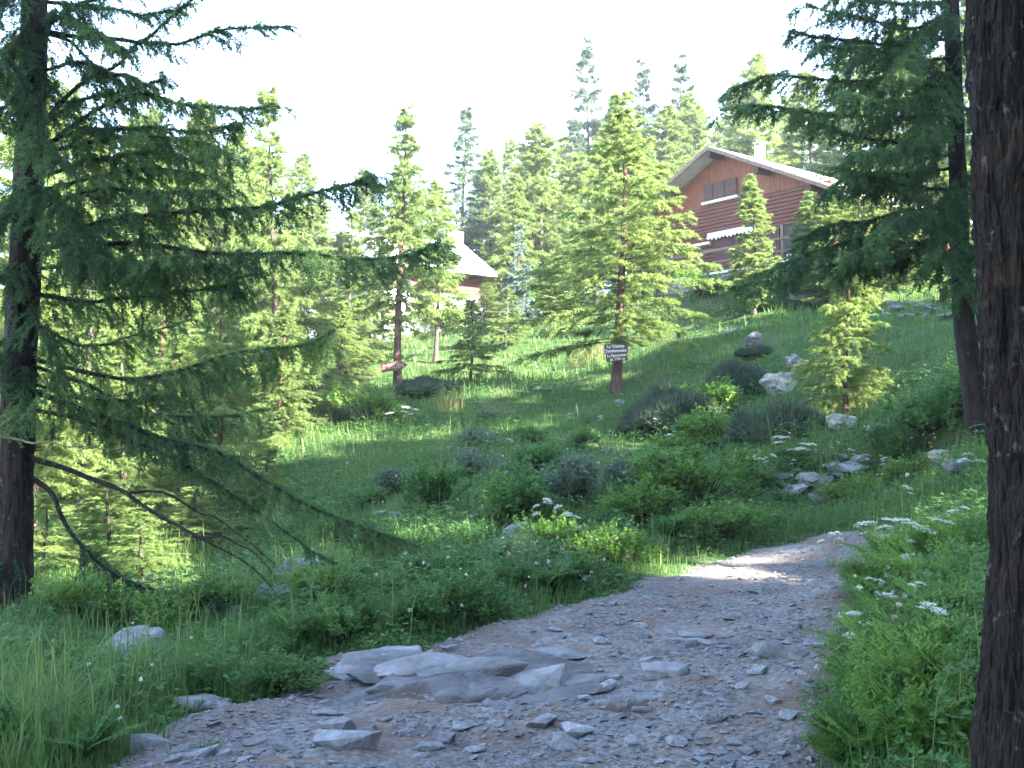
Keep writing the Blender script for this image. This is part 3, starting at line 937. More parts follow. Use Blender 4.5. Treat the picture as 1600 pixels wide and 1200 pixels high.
# trees carrying the signs
t_sign_r = tree('sign_larch', 964, 29.0, 150, 315, 'broad larch on the mid slope with two dark sign boards nailed to its trunk')
t_sign_l = tree('sign_larch_slim', 621, 34.0, 168, 165, 'slim larch with a wooden arrow board nailed to its trunk')
# forest behind
tree('larch_a', 425, 28, 140, 200, 'bright sunlit larch with a pointed top directly right of the dark left larch', 'larch_tree')
tree('far_larch_a', 330, 33, 215, 190, 'sunlit larch behind the upper boughs of the dark left larch', 'larch_tree')
tree('larch_c', 245, 24, 250, 230, 'sunlit larch with a pale trunk seen through the boughs of the dark left larch', 'larch_tree')
tree('larch_b', 130, 21, 200, 230, 'sunlit drooping larch close beside the dark left trunk', 'larch_tree')
tree('far_larch_b', 20, 26, 60, 260, 'tall sunlit larch standing behind the dark left trunk', 'larch_tree')
tree('larch_c', 350, 19.5, 420, 190, 'lower sunlit larch with hanging sprays behind the drooping dark bough', 'larch_tree')
tree('larch_a', 480, 31, 330, 150, 'sunlit larch left of the arrow board larch', 'larch_tree')
tree('larch_c', 440, 25, 470, 150, 'short bushy larch glowing in sun at the meadow edge', 'larch_tree')
tree('young', 175, 15.5, 740, 190, 'small lit larch near the ground between left trunk and bare boughs', 'young_larch')
tree('young', 300, 16.5, 760, 190, 'small lit larch behind the bare forked bough', 'young_larch')
tree('young', 420, 19, 700, 150, 'small lit larch behind the tips of the bare bough', 'young_larch')
tree('young', 70, 14.5, 770, 160, 'small lit larch right next to the left larch trunk base', 'young_larch')
tree('young', 490, 27, 545, 100, 'young larch at the left border of the shaded meadow', 'young_larch')
tree('pine_b', 725, 56, 158, 115, 'dark slender spruce with a spiky top behind the white chalet', 'spruce_tree')
tree('far_larch_b', 680, 39, 285, 105, 'bright larch whose branches hang in front of the white chalet roof', 'larch_tree')
tree('pine_b', 588, 47, 300, 70, 'bluish conifer at the left end of the white chalet roof', 'conifer_tree')
tree('far_larch_b', 845, 54, 195, 140, 'pale green larch with a straight bare lower trunk between the two houses', 'larch_tree')
tree('far_larch_a', 790, 66, 212, 90, 'hazy pale larch left of the pale straight trunked larch', 'larch_tree')
tree('pine_b', 905, 60, 185, 110, 'hazy conifer rising just left of the two board larch', 'conifer_tree')
tree('pine_a', 928, 72, 58, 110, 'tallest pine on the ridge with sparse tiers against the white sky', 'pine_tree')
tree('pine_a', 1010, 68, 95, 100, 'pine with a forked looking twin left of the red house roof', 'pine_tree')
tree('pine_a', 1068, 66, 82, 95, 'tall pine on the ridge directly above the red house roof peak', 'pine_tree')
tree('far_larch_b', 1045, 60, 165, 140, 'sunlit larch crown behind the left roof edge of the red house', 'larch_tree')
tree('far_larch_a', 985, 62, 190, 120, 'sunlit larch behind the top of the two board larch', 'larch_tree')
tree('far_larch_b', 1195, 66, 82, 130, 'sunlit larch behind the chimney of the red house', 'larch_tree')
tree('far_larch_a', 1270, 58, 110, 150, 'sunlit larch behind the right end of the red house roof', 'larch_tree')
tree('far_larch_b', 1345, 54, 60, 170, 'sunlit larch glowing through the dark branches on the right', 'larch_tree')
tree('far_larch_a', 1430, 50, 20, 180, 'large sunlit larch behind the slim dark larch trunk', 'larch_tree')
tree('far_larch_b', 1125, 78, 190, 100, 'distant larch crown peeping over the red house roof', 'larch_tree')
tree('blue_fir', 808, 43, 352, 66, 'small silvery blue fir with a bare pale tip between the houses', 'fir_tree')
tree('larch_c', 760, 45, 440, 90, 'low larch at the right corner of the white chalet', 'larch_tree')
tree('narrow', 880, 44, 400, 90, 'bushy small larch left of the two board larch', 'larch_tree')
tree('young', 735, 32.5, 468, 110, 'young larch alone on the sunlit strip of the meadow', 'young_larch')
tree('young', 790, 40, 450, 90, 'young larch behind the lone young larch on the meadow', 'young_larch')
tree('narrow', 1180, 36, 278, 92, 'narrow dark green larch standing in front of the red house', 'larch_tree')
tree('larch_c', 1322, 20.5, 330, 165, 'sun spotted larch with hanging sprays on the right slope', 'larch_tree')
tree('narrow', 1270, 37, 300, 90, 'sunlit bushy larch at the right corner of the red house', 'larch_tree')
tree('larch_a', 1000, 43, 300, 110, 'sunlit larch in front of the left corner of the red house', 'larch_tree')
tree('far_larch_a', 560, 70, 260, 110, 'distant larch behind the arrow board larch', 'larch_tree')
tree('far_larch_b', 400, 46, 230, 150, 'distant sunlit larch in the left forest', 'larch_tree')
tree('far_larch_a', 190, 42, 170, 180, 'distant sunlit larch behind the left trunk forest', 'larch_tree')
tree('far_larch_a', 1540, 44, -40, 200, 'sunlit larch behind the big trunk at right', 'larch_tree')

for (kd, px, Y, tp, w, lab) in [
 ('far_larch_b',820,62,235,110,'pale larch in the gap above the silvery blue fir'),('far_larch_a',880,68,205,110,'sunlit larch behind the hazy conifer by the two board larch'),
 ('far_larch_b',760,70,250,90,'distant larch right of the dark slender spruce'),('far_larch_a',650,64,290,90,'distant larch between the arrow board larch and the spruce'),
 ('far_larch_b',960,70,150,110,'sunlit larch left of the forked looking pine'),('far_larch_a',1100,72,160,110,'sunlit larch above the left roof slope of the red house'),
 ('larch_b',60,17,330,210,'sunlit larch behind the middle of the dark left trunk'),('larch_a',190,18,480,200,'low sunlit larch between the left trunk and the pale trunked larch'),
 ('larch_c',290,22,520,200,'bushy sunlit larch behind the long drooping bough'),('larch_b',400,30,350,170,'sunlit larch behind the lit upper bough of the left larch'),
 ('far_larch_b',290,52,190,150,'distant larch between the two sunlit left larches'),('far_larch_a',90,48,120,170,'distant larch right of the dark left trunk'),
 ('far_larch_b',470,56,240,120,'distant larch right of the bright pointed larch'),('young',230,14.2,800,170,'small lit larch on the ground behind the white boulders'),
 ('young',370,17,800,150,'small lit larch left of the pale broad boulder'),('far_larch_b',1480,46,90,170,'sunlit larch right behind the slim dark larch'),
 ('narrow',1308,35.5,290,115,'bushy sunlit larch beside the dark porch of the red house'),('larch_a',1355,36,255,130,'sunlit larch hiding the side wall of the red house'),
 ('larch_a',1400,38,250,170,'sunlit larch on the upper slope right of the red house'),('far_larch_a',1230,70,150,110,'distant larch behind the chimney top'),
 ('far_larch_b',1160,74,130,100,'distant larch left of the chimney of the red house'),('larch_b',930,47,330,110,'sunlit larch just behind the two board larch'),
('narrow',600,43,400,70,'slim larch at the left corner of the chalet'),
 ('far_larch_a',800,52,270,110,'sunlit larch at the right end of the chalet roof'),('far_larch_b',910,56,240,120,'sunlit larch filling the gap left of the two board larch'),
 ('far_larch_a',1020,54,215,110,'pale larch at the left eave of the red house'),('far_larch_b',230,36,170,170,'tall pale larch behind the dark upper boughs on the left'),
 ('far_larch_a',310,44,150,150,'tall distant larch left of the bright pointed larch'),('far_larch_b',375,38,200,140,'pale larch close behind the bright pointed larch'),('far_larch_a',630,50,240,100,'pale larch right behind the arrow board larch'),
 ('far_larch_a',30,36,180,190,'tall sunlit larch right behind the upper left trunk'),('far_larch_b',140,38,210,180,'sunlit larch seen between the upper boughs near the left trunk'),
 ('far_larch_b',250,46,250,170,'sunlit larch in the gap behind the middle boughs'),('larch_a',300,27,330,190,'full sunlit larch behind the long fourth bough of the left larch'),
 ('larch_b',210,28,330,180,'full sunlit larch left of the other full larch behind the boughs'),('larch_c',120,24,430,190,'bushy bright larch behind the left trunk at mid height'),
 ('far_larch_a',500,48,300,150,'sunlit larch in the gap left of the chalet roof'),('larch_a',380,34,300,170,'sunlit larch below the bright pointed larch'),
 ('larch_c',530,33,470,110,'low drooping larch at the left meadow border'),('larch_b',20,20,480,200,'sunlit larch glowing left of the dark left trunk'),
 ('far_larch_b',770,60,235,110,'sunlit larch behind the right eave of the chalet'),('far_larch_a',850,62,225,120,'sunlit larch behind the silvery blue fir'),
 ('far_larch_a',940,58,200,130,'sunlit larch behind the crown of the two board larch'),('far_larch_b',1075,64,150,130,'sunlit larch directly behind the red house roof peak'),
 ('larch_a',540,38,330,120,'sunlit larch between the meadow corner and the chalet')]:
    tree(kd, px, Y, tp, w, lab)

# ------------------------------------------------------------------ the two near larches, bough by bough
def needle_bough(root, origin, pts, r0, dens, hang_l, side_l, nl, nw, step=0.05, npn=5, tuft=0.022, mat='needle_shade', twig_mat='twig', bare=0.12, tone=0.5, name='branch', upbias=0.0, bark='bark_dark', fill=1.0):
    pts = resample(pts, 0.06) - origin
    n = len(pts)
    t = np.linspace(0, 1, n)
    pts = pts + np.stack([fbm(t * 7 + rng.uniform(0, 99), 0 * t, 0, 2), fbm(t * 7 + rng.uniform(0, 99), 0 * t, 0, 2), fbm(t * 7 + rng.uniform(0, 99), 0 * t, 0, 2)], 1) * 0.022 * np.clip(t * 4, 0, 1)[:, None]
    V, F = tube(pts, r0 * .8 * (1 - t) ** 1.1 + 0.0035, 7, 0.06)
    br = link(name, mesh_arr('branch', V, F, M[bark], smooth=True), root)
    if dens <= 0:
        return br
    length = np.linalg.norm(np.diff(pts, axis=0), axis=1).sum()
    sp = Soup()
    m_ = int(length / step * dens)
    tt = bare + (1 - bare) * rng.uniform(0, 1, m_) ** 0.85
    s0 = np.stack([np.interp(tt, t, pts[:, k]) for k in range(3)], 1)
    tg = unit(np.stack([np.interp(np.clip(tt + .03, 0, 1), t, pts[:, k]) - np.interp(np.clip(tt - .03, 0, 1), t, pts[:, k]) for k in range(3)], 1))
    sd = unit(np.cross(tg, np.array([0, 0, 1.0]))) * np.where(rng.uniform(size=m_) < .5, 1, -1)[:, None]
    hang = rng.uniform(size=m_) < 0.36
    D = np.where(hang[:, None], tg * .35 + sd * rng.uniform(0, .5, (m_, 1)) + np.array([0, 0, -.9 + upbias]), tg * .8 + sd * rng.uniform(.4, 1, (m_, 1)) + np.array([0, 0, .05 + upbias]))
    D = unit(D + rng.normal(size=(m_, 3)) * .14)
    Ln = np.where(hang, hang_l, side_l) * rng.uniform(.35, 1.2, m_) * (1.1 - .55 * tt)
    tn = tone + 0.35 * fbm(s0[:, 0] * 1.1, s0[:, 1] * 1.1, s0[:, 2] * 1.1, 2) + rng.normal(size=m_) * .08
    K1 = 8
    p1, g1 = twigs(s0, D, Ln, np.where(hang, .05, .45), K1)
    sp.add(strip_tris(p1[:, 0], p1[:, K1 // 2], 0.007, 0), .5, 1)
    sp.add(strip_tris(p1[:, K1 // 2], p1[:, -1], 0.005, 0), .5, 1)
    # second order twigs on the longer ones
    idx = np.repeat(np.where(Ln > 0.22)[0], 3)
    k = rng.integers(2, K1 - 1, len(idx))
    s2 = p1[idx, k]
    d2 = unit(g1[idx, k] * .6 + rand_unit(len(idx)) * .6 + np.array([0, 0, -.55 + upbias]))
    l2 = Ln[idx] * rng.uniform(.25, .6, len(idx))
    S0, D0, L0, T0 = np.vstack([s0, s2]), np.vstack([D, d2]), np.r_[Ln, l2], np.r_[tn, tn[idx]]
    # tufts along every twig, evenly spaced whatever its length
    for lo, hi, K in ((0, .12, 4), (.12, .25, 8), (.25, .45, 15), (.45, .8, 26), (.8, 9, 40)):
        q = (L0 >= lo) & (L0 < hi)
        if not q.any():
            continue
        K = max(3, int(K * fill * 0.022 / tuft))
        isfirst = np.r_[np.arange(m_) >= 0, np.zeros(len(s2), bool)][q]
        if q[:m_].any():
            pp, gg = twigs(S0[q], D0[q], L0[q], np.where(D0[q][:, 2] < -.5, .05, .45), K)
            T = needle_tris(pp.reshape(-1, 3), gg.reshape(-1, 3), npn, nl, nw, 0.9)
            sp.add(T, np.repeat(T0[q], K * npn) + rng.normal(size=len(T)) * .07, 0)
        else:
            pp, gg = twigs(S0[q], D0[q], L0[q], .2, K)
            T = needle_tris(pp.reshape(-1, 3), gg.reshape(-1, 3), npn, nl, nw, 0.9)
            sp.add(T, np.repeat(T0[q], K * npn), 0)
    # tufts sitting on the bough
    kb = int(length / tuft * 3.0 * dens)
    tq = bare + (1 - bare) * rng.uniform(0, 1, kb)
    pb = np.stack([np.interp(tq, t, pts[:, k]) for k in range(3)], 1)
    gb = unit(np.stack([np.interp(np.clip(tq + .03, 0, 1), t, pts[:, k]) - np.interp(np.clip(tq - .03, 0, 1), t, pts[:, k]) for k in range(3)], 1))
    sp.add(needle_tris(pb, gb, npn, nl * 1.1, nw, 1.2, .2), tone + .1, 0)
    nd = link('needles', sp.mesh('needles', [M[mat], M[twig_mat]]), br)
    return br

def px_path(pp, y0, y1):
    n = len(pp)
    return np.array([P(a, b, y0 + (y1 - y0) * i / (n - 1)) for i, (a, b) in enumerate(pp)])

def near_trunk(root, origin, pix, Y, wid, bark, seg=28, rough=0.02, extend_top=None):
    pts = np.array([P(a, b, Y) for (a, b) in pix])
    if extend_top is not None:
        pts = np.vstack([pts, pts[-1] + (pts[-1] - pts[-2]) / np.linalg.norm(pts[-1] - pts[-2]) * extend_top])
    r = np.array([w / 1600 * Y / 2 for w in wid])
    if extend_top is not None:
        r = np.r_[r, 0.03]
    s = np.r_[0, np.cumsum(np.linalg.norm(np.diff(pts, axis=0), axis=1))]
    ss = np.arange(0, s[-1], 0.035)
    q = np.stack([np.interp(ss, s, pts[:, k]) for k in range(3)], 1)
    ker = np.ones(15) / 15
    qq = np.stack([np.convolve(np.pad(q[:, k], 7, 'reflect', reflect_type='odd'), ker, 'valid') for k in range(3)], 1)
    rr = np.interp(ss, s, r)
    V, F = tube(qq - origin, rr, seg)
    c = np.repeat(qq - origin, seg, 0)
    n = unit(V - c)
    a = np.tile(np.arange(seg) / seg * 2 * math.pi, len(qq))
    ridg = np.abs(fbm(np.cos(a) * 4.5, np.sin(a) * 4.5, V[:, 2] * 1.3, 4))
    V = V + n * ((0.45 - ridg) * rough)[:, None]
    return link('trunk', mesh_arr('trunk', V, F, M[bark], smooth=True), root)

# left larch
YL = 10.0
o_l = P(21, 958, YL); o_l[2] = H(o_l[0], o_l[1])
larch_l = empty('larch_tree', o_l)
tag(larch_l, 'big dark larch with long drooping boughs at the picture left edge', 'tree')
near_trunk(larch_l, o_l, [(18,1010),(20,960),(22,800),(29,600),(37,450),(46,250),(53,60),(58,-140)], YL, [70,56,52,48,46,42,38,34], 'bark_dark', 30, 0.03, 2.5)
Ls = [
 # pixel course, start depth, end depth, radius, density, hang, side, bare, tone
 ([(60,48),(150,60),(270,66),(350,45),(452,40)],10,9.4,.030,.75,.28,.34,.25,.45),
 ([(72,185),(130,130),(200,85),(262,30),(312,-14)],10,9.6,.026,.9,.26,.30,.2,.45),
 ([(66,50),(110,66),(150,105),(230,160)],10,10.3,.022,.7,.3,.34,.3,.45),
 ([(60,240),(140,175),(220,150),(320,165),(420,165)],10,9.3,.026,.9,.38,.42,.12,.5),
 ([(55,245),(170,215),(280,215),(345,235),(365,250)],10,9.0,.024,1.0,.45,.42,.1,.55),
 ([(55,380),(180,345),(310,330),(440,318),(520,296),(582,268)],10,9.0,.032,1.25,.42,.48,.08,.45),
 ([(52,300),(130,285),(230,262),(300,268),(350,280)],10,9.6,.022,1.1,.5,.45,.06,.6),
 ([(50,388),(200,378),(350,395),(480,398),(600,405),(690,378)],10,8.6,.030,1.05,.42,.48,.06,.45),
 ([(48,460),(150,470),(250,462),(340,448),(400,430)],10,9.4,.026,.95,.62,.38,.06,.55),
 ([(50,425),(95,445),(150,452),(185,452)],10,9.8,.014,.0,.1,.1,.1,.5),
 ([(50,560),(120,580),(200,592),(290,575),(390,550),(470,540),(520,516)],10,9.2,.028,1.05,.62,.42,.18,.8),
 ([(48,570),(130,600),(220,640),(320,650),(420,640)],10,10.6,.022,.8,.5,.4,.2,.6),
 ([(48,610),(140,645),(230,680),(330,700),(420,755),(500,800),(640,850)],10,8.6,.034,1.25,.38,.42,.06,.4),
 ([(50,640),(140,662),(250,705),(340,760),(430,820),(520,880)],10,9.0,.024,.55,.4,.3,.2,.45),
 ([(46,715),(130,742),(200,775),(262,812),(330,848),(390,885),(445,945)],10,9.0,.034,.12,.2,.2,.3,.45),
 ([(190,768),(260,775),(340,815),(395,850),(425,880)],9.6,9.2,.016,.10,.16,.16,.2,.45),
 ([(300,838),(350,842),(400,870),(430,905)],9.2,8.9,.012,.08,.15,.15,.2,.45),
 ([(48,745),(85,775),(108,830),(150,875),(200,910),(260,928),(340,938)],10,9.4,.030,.75,.26,.34,.25,.45),
 ([(40,925),(110,948),(180,955),(260,950),(330,958)],10,9.2,.020,1.2,.24,.36,.05,.4),
 ([(30,930),(50,945),(75,960),(110,985)],10,9.0,.02,1.5,.3,.4,.0,.75),
 ([(-10,680),(40,688),(70,694),(185,702)],9.8,9.5,.012,.0,.1,.1,.1,.5),
 ([(40,120),(10,160),(-40,200)],10,9.3,.024,1.4,.5,.5,.0,.5),
 ([(48,100),(70,140),(60,200),(80,250)],10,9.0,.02,1.2,.45,.5,.0,.45),
 ([(50,20),(30,60),(0,110),(-40,140)],10,9.0,.02,1.4,.5,.5,.0,.45),
 ([(45,270),(20,310),(-20,340),(-60,345)],10,9.2,.022,1.4,.5,.5,.0,.5),
 ([(45,280),(80,310),(110,350),(120,400)],10,8.9,.022,1.2,.5,.5,.0,.5),
 ([(40,400),(10,430),(-40,440)],10,9.3,.022,1.3,.5,.45,.0,.5),
 ([(40,470),(60,500),(90,560),(80,610)],10,9.0,.02,1.0,.45,.4,.0,.5),
 ([(35,520),(0,560),(-40,580)],10,9.3,.022,1.2,.45,.45,.0,.55),
 ([(35,560),(40,600),(30,640),(20,680)],10,9.0,.016,1.0,.4,.35,.0,.6),
 ([(55,60),(100,20),(180,-10),(250,-40)],10,9.6,.024,1.2,.36,.4,.1,.45),
 ([(58,0),(150,10),(230,20),(300,5)],10,10.5,.022,.9,.3,.4,.1,.45),
 ([(58,-40),(20,-20),(-30,30)],10,9.2,.022,1.4,.5,.5,.0,.45),
 ([(25,860),(0,885),(-40,900)],10,9.6,.02,1.2,.3,.4,.0,.45),
 ([(55,330),(130,400),(220,430),(300,440)],10,10.8,.02,.8,.5,.4,.1,.6),
 ([(46,500),(130,540),(200,530),(290,500)],10,11.0,.02,.7,.55,.4,.1,.65),
 ([(60,200),(120,160),(190,140),(260,120)],10,10.4,.020,1.2,.4,.45,.05,.45),
 ([(58,230),(130,205),(230,200),(320,205),(380,195)],10,9.8,.020,1.3,.4,.45,.1,.5),
 ([(56,280),(150,250),(250,240),(330,255)],10,10.3,.020,1.2,.45,.45,.1,.5),
 ([(54,330),(150,300),(240,300),(330,300)],10,9.3,.020,1.3,.45,.45,.1,.5),
 ([(62,110),(130,100),(190,120),(240,140)],10,9.5,.018,1.2,.35,.4,.1,.45),
 ([(50,420),(140,415),(240,425),(330,415)],10,9.2,.018,1.2,.5,.42,.1,.5),
 ([(52,360),(120,380),(200,410),(280,400)],10,9.0,.018,1.3,.5,.42,.1,.5),
 ([(60,30),(110,30),(160,60),(200,80)],10,9.3,.018,1.2,.35,.4,.1,.45),
 ([(50,600),(120,620),(190,625),(260,615)],10,9.5,.018,1.0,.5,.42,.15,.7),
]
for (pp, y0, y1, r0, dens, hl, sl, bare, tone) in Ls:
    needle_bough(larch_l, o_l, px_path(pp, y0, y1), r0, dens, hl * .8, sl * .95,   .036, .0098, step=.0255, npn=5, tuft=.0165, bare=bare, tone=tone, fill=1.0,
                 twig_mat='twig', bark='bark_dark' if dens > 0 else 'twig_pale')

# right slim larch
YR = 13.0
o_r = P(1531, 702, YR); o_r[2] = H(o_r[0], o_r[1])
larch_r = empty('larch_tree', o_r)
tag(larch_r, 'slim dark larch with dense shaded boughs left of the big furrowed trunk', 'tree')
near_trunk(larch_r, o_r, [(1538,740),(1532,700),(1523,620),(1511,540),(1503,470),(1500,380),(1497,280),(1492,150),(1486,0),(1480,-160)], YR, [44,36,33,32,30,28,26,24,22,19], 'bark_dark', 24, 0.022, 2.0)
Rs = [
 ([(1486,20),(1420,45),(1340,30),(1260,8)],13,12.2), ([(1488,60),(1400,70),(1310,60),(1235,50)],13,12.5),
 ([(1490,90),(1420,95),(1350,75),(1280,78)],13,11.8), ([(1490,140),(1400,130),(1300,125),(1215,118),(1140,142)],13,12.0),
 ([(1493,180),(1400,185),(1300,180),(1200,168),(1130,172)],13,11.6), ([(1494,220),(1410,225),(1340,215),(1270,190)],13,12.6),
 ([(1496,260),(1430,270),(1380,268),(1330,275),(1295,300)],13,12.0), ([(1497,300),(1430,290),(1370,280),(1310,262)],13,11.4),
 ([(1498,330),(1420,330),(1360,345),(1300,350),(1240,375)],13,12.0), ([(1500,370),(1430,380),(1350,375),(1270,395),(1190,430)],13,11.5),
 ([(1500,350),(1410,395),(1330,410),(1250,425),(1140,455)],13,12.4), ([(1500,400),(1440,410),(1380,400),(1320,415)],13,12.8),
 ([(1497,320),(1450,330),(1400,350),(1350,390)],13,11.0), ([(1490,200),(1440,210),(1380,240),(1340,240)],13,11.0),
 ([(1492,120),(1450,150),(1380,160),(1320,150)],13,11.2), ([(1487,0),(1430,10),(1370,0),(1290,-15)],13,11.6),
 ([(1484,-40),(1400,-30),(1320,-50),(1270,-40)],13,12.4), ([(1490,160),(1530,180),(1570,190)],13,12.2),
 ([(1495,260),(1530,290),(1560,300)],13,12.0), ([(1500,380),(1535,400),(1560,420)],13,12.2),
 ([(1488,60),(1530,70),(1570,60)],13,12.4), ([(1496,280),(1480,320),(1470,380),(1460,410)],13,11.4),
 ([(1490,110),(1470,130),(1450,190),(1440,230)],13,11.4), ([(1500,340),(1490,380),(1500,430),(1510,460)],13,11.6),
 ([(1484,-90),(1420,-80),(1340,-100)],13,12), ([(1485,20),(1460,40),(1420,90),(1400,120)],13,11.2),
 ([(1494,240),(1440,250),(1380,290),(1330,310)],13,13.8), ([(1490,120),(1420,110),(1350,130),(1290,160)],13,14.2),
 ([(1488,40),(1420,60),(1350,95),(1300,100)],13,14.0),
]
for (pp, y0, y1) in Rs:
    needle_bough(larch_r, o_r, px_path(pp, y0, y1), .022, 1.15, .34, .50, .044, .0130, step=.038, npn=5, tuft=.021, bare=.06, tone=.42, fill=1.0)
needle_bough(larch_r, o_r, px_path([(1502,436),(1470,440),(1430,438),(1380,446)], 13, 12.6), .014, .0, .1, .1, .03, .008)
needle_bough(larch_r, o_r, px_path([(1518,440),(1528,500),(1526,560),(1522,600)], 13, 12.8), .012, .0, .1, .1, .03, .008)

# big furrowed trunk at the right edge
YB = 3.7
ledge = [(1528,1260),(1528,1200),(1535,1100),(1548,950),(1553,800),(1552,700),(1545,600),(1530,400),(1522,200),(1515,0),(1512,-120)]
o_b = P(1640, 1230, YB); o_b[2] = H(o_b[0], o_b[1])
big = empty('larch_tree', o_b)
tag(big, 'very close thick larch trunk with furrowed dark bark at the picture right edge', 'tree')
seg, halfw = 176, [112, 108, 104, 98, 95, 94, 94, 93, 92, 91, 90]
cpts = np.array([P(e[0] + hw, e[1], YB) for e, hw in zip(ledge, halfw)])
cpts = np.vstack([cpts[0] + (cpts[0] - cpts[1]) * 1.0, cpts, cpts[-1] + (cpts[-1] - cpts[-2]) * 6])
hw = np.array([halfw[0] * 1.1] + halfw + [60]) / 1600 * YB
s = np.r_[0, np.cumsum(np.linalg.norm(np.diff(cpts, axis=0), axis=1))]
ss = np.r_[np.arange(0, min(s[-1], 3.6), 0.007), np.arange(3.62, s[-1], 0.1)]
q = np.stack([np.interp(ss, s, cpts[:, k]) for k in range(3)], 1)
ker = np.ones(61) / 61
q = np.stack([np.convolve(np.pad(q[:, k], 30, 'reflect', reflect_type='odd'), ker, 'valid') for k in range(3)], 1)
V, F = tube(q - o_b, np.interp(ss, s, hw), seg)
c_ = np.repeat(q - o_b, seg, 0)
nrm = unit(V - c_)
a = np.tile(np.arange(seg) / seg * 2 * math.pi, len(q))
warp = 0.5 * fbm(np.cos(a) * 3, np.sin(a) * 3, V[:, 2] * 2.5, 3)
r1_ = 1 - np.abs(fbm(np.cos(a + warp * .25) * 7.5, np.sin(a + warp * .25) * 7.5, V[:, 2] * 2.2, 3))
r2_ = fbm(np.cos(a) * 26, np.sin(a) * 26, V[:, 2] * 14, 3)
plates = np.floor(3.2 * fbm(np.cos(a) * 6, np.sin(a) * 6, V[:, 2] * 5.5, 2)) / 3.2
V = V + nrm * (0.030 * np.clip(r1_, 0.1, 1) + 0.006 * r2_ + 0.013 * plates - 0.028)[:, None]
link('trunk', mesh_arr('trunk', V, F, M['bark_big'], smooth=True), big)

# ------------------------------------------------------------------ forest out of view on the right, whose shade falls over the path
keep_rng = rng
(lt, lc) = conifer(Ht=15, R=2.9, base=.10, nb=72, rise=.25, droop=.35, tw_per_m=.85, tw_len=1.3, K=3, npn=3, nl=.60, nw=.28, seed=77, prof=.7)
def mesh_np(me):
    V = np.empty(len(me.vertices) * 3, np.float32); me.vertices.foreach_get('co', V)
    L_ = np.empty(len(me.loops), np.int32); me.loops.foreach_get('vertex_index', L_)
    return V.reshape(-1, 3), L_
cv, cl = mesh_np(lc)
cmi = np.empty(len(lc.polygons), np.int32); lc.polygons.foreach_get('material_index', cmi)
FOREST = []
fr = np.random.default_rng(21)
for k in range(1600):
    sc_, cc_ = fr.uniform(-34, -5), fr.uniform(-22, 36)      # along the sunlight, across it
    x, y = -.8 * sc_ + .6 * cc_, .6 * sc_ + .8 * cc_
    if y > -3 and x < 0.56 * max(y, 0) + 5.0:
        continue
    if any((x - a) ** 2 + (y - b) ** 2 < 3.3 ** 2 for a, b, _ in FOREST):
        continue
    reach = np.interp(cc_, [4.4, 6.3, 11, 12.5, 14.5, 17, 20, 25, 36], [21, 7.5, 7.5, 19, 18.2, 15.3, 17.0, 20.2, 23]) + fr.normal() * 1.3  # tree heights shaped by where their shade should end
    if abs(cc_ - 10.65) < 1.7:
        reach = 2.6
    if abs(cc_ - 6.1) < 1.4:
        reach = 8.9
    if abs(cc_ - 20.4) < 1.6:
        reach = 8.5
    h = 1.0 + (reach - sc_) * math.tan(SUN_EL) - float(H(x, y))
    if h < 2.5:
        continue
    FOREST.append((x, y, min(h, 26) / 15.0))
for sc_, cc_, zc in ((-15, 12.2, 11.0), (-15.5, 13.8, 11.2), (-12, 19.6, 15.0), (-12.5, 21.6, 15.3)):   # unseen trees added to block sun, crowns set high so low rays pass
    FOREST.append((-.8 * sc_ + .6 * cc_, .6 * sc_ + .8 * cc_, -zc))
for sc_, cc_, zc, k_ in ((-15, 10.5, 11.5, .34), (-13, 5.4, 13.9, .6), (-13.4, 6.9, 13.9, .6)):  # more unseen trees added, short high crowns that bound the sun patches
    FOREST.append((-.8 * sc_ + .6 * cc_, .6 * sc_ + .8 * cc_, -zc, k_))
T_all, m_all = [], []
for (x, y, s_, *k_) in FOREST:
    a = fr.uniform(0, 6.28)
    R_ = np.array([[math.cos(a), -math.sin(a), 0], [math.sin(a), math.cos(a), 0], [0, 0, 1]])
    g_ = float(H(x, y))
    z0 = g_
    if s_ < 0:
        s_, z0 = (k_[0] if k_ else 0.75), -s_
        z0 -= 1.5 * s_
    v = cv @ R_.T * np.array([.55 + .45 * s_, .55 + .45 * s_, s_]) + np.array([x, y, z0])
    T_all.append(v[cl].reshape(-1, 3, 3)); m_all.append(cmi)
    a6 = np.arange(7) / 6 * 6.2832
    ring = np.stack([np.cos(a6), np.sin(a6), 0 * a6], 1) * .2
    b6 = ring + np.array([x, y, g_ - .3])
    tr6 = np.stack([b6[:-1], b6[1:], np.repeat(np.array([[x, y, z0 + 14.5 * s_]]), 6, 0)], 1)
    T_all.append(tr6); m_all.append(np.ones(6, np.int32))
T_all = np.concatenate(T_all); m_all = np.concatenate(m_all)
forest = link('forest', mesh_arr('forest', T_all.reshape(-1, 3), np.arange(len(T_all) * 3).reshape(-1, 3), [M['needle'], M['twig']], m_all, tone=np.full(len(T_all), .5)))
tag(forest, kind='stuff')
bpy.data.meshes.remove(lc); bpy.data.meshes.remove(lt)

# ------------------------------------------------------------------ houses
def vec(p): return Vector((float(p[0]), float(p[1]), float(p[2])))

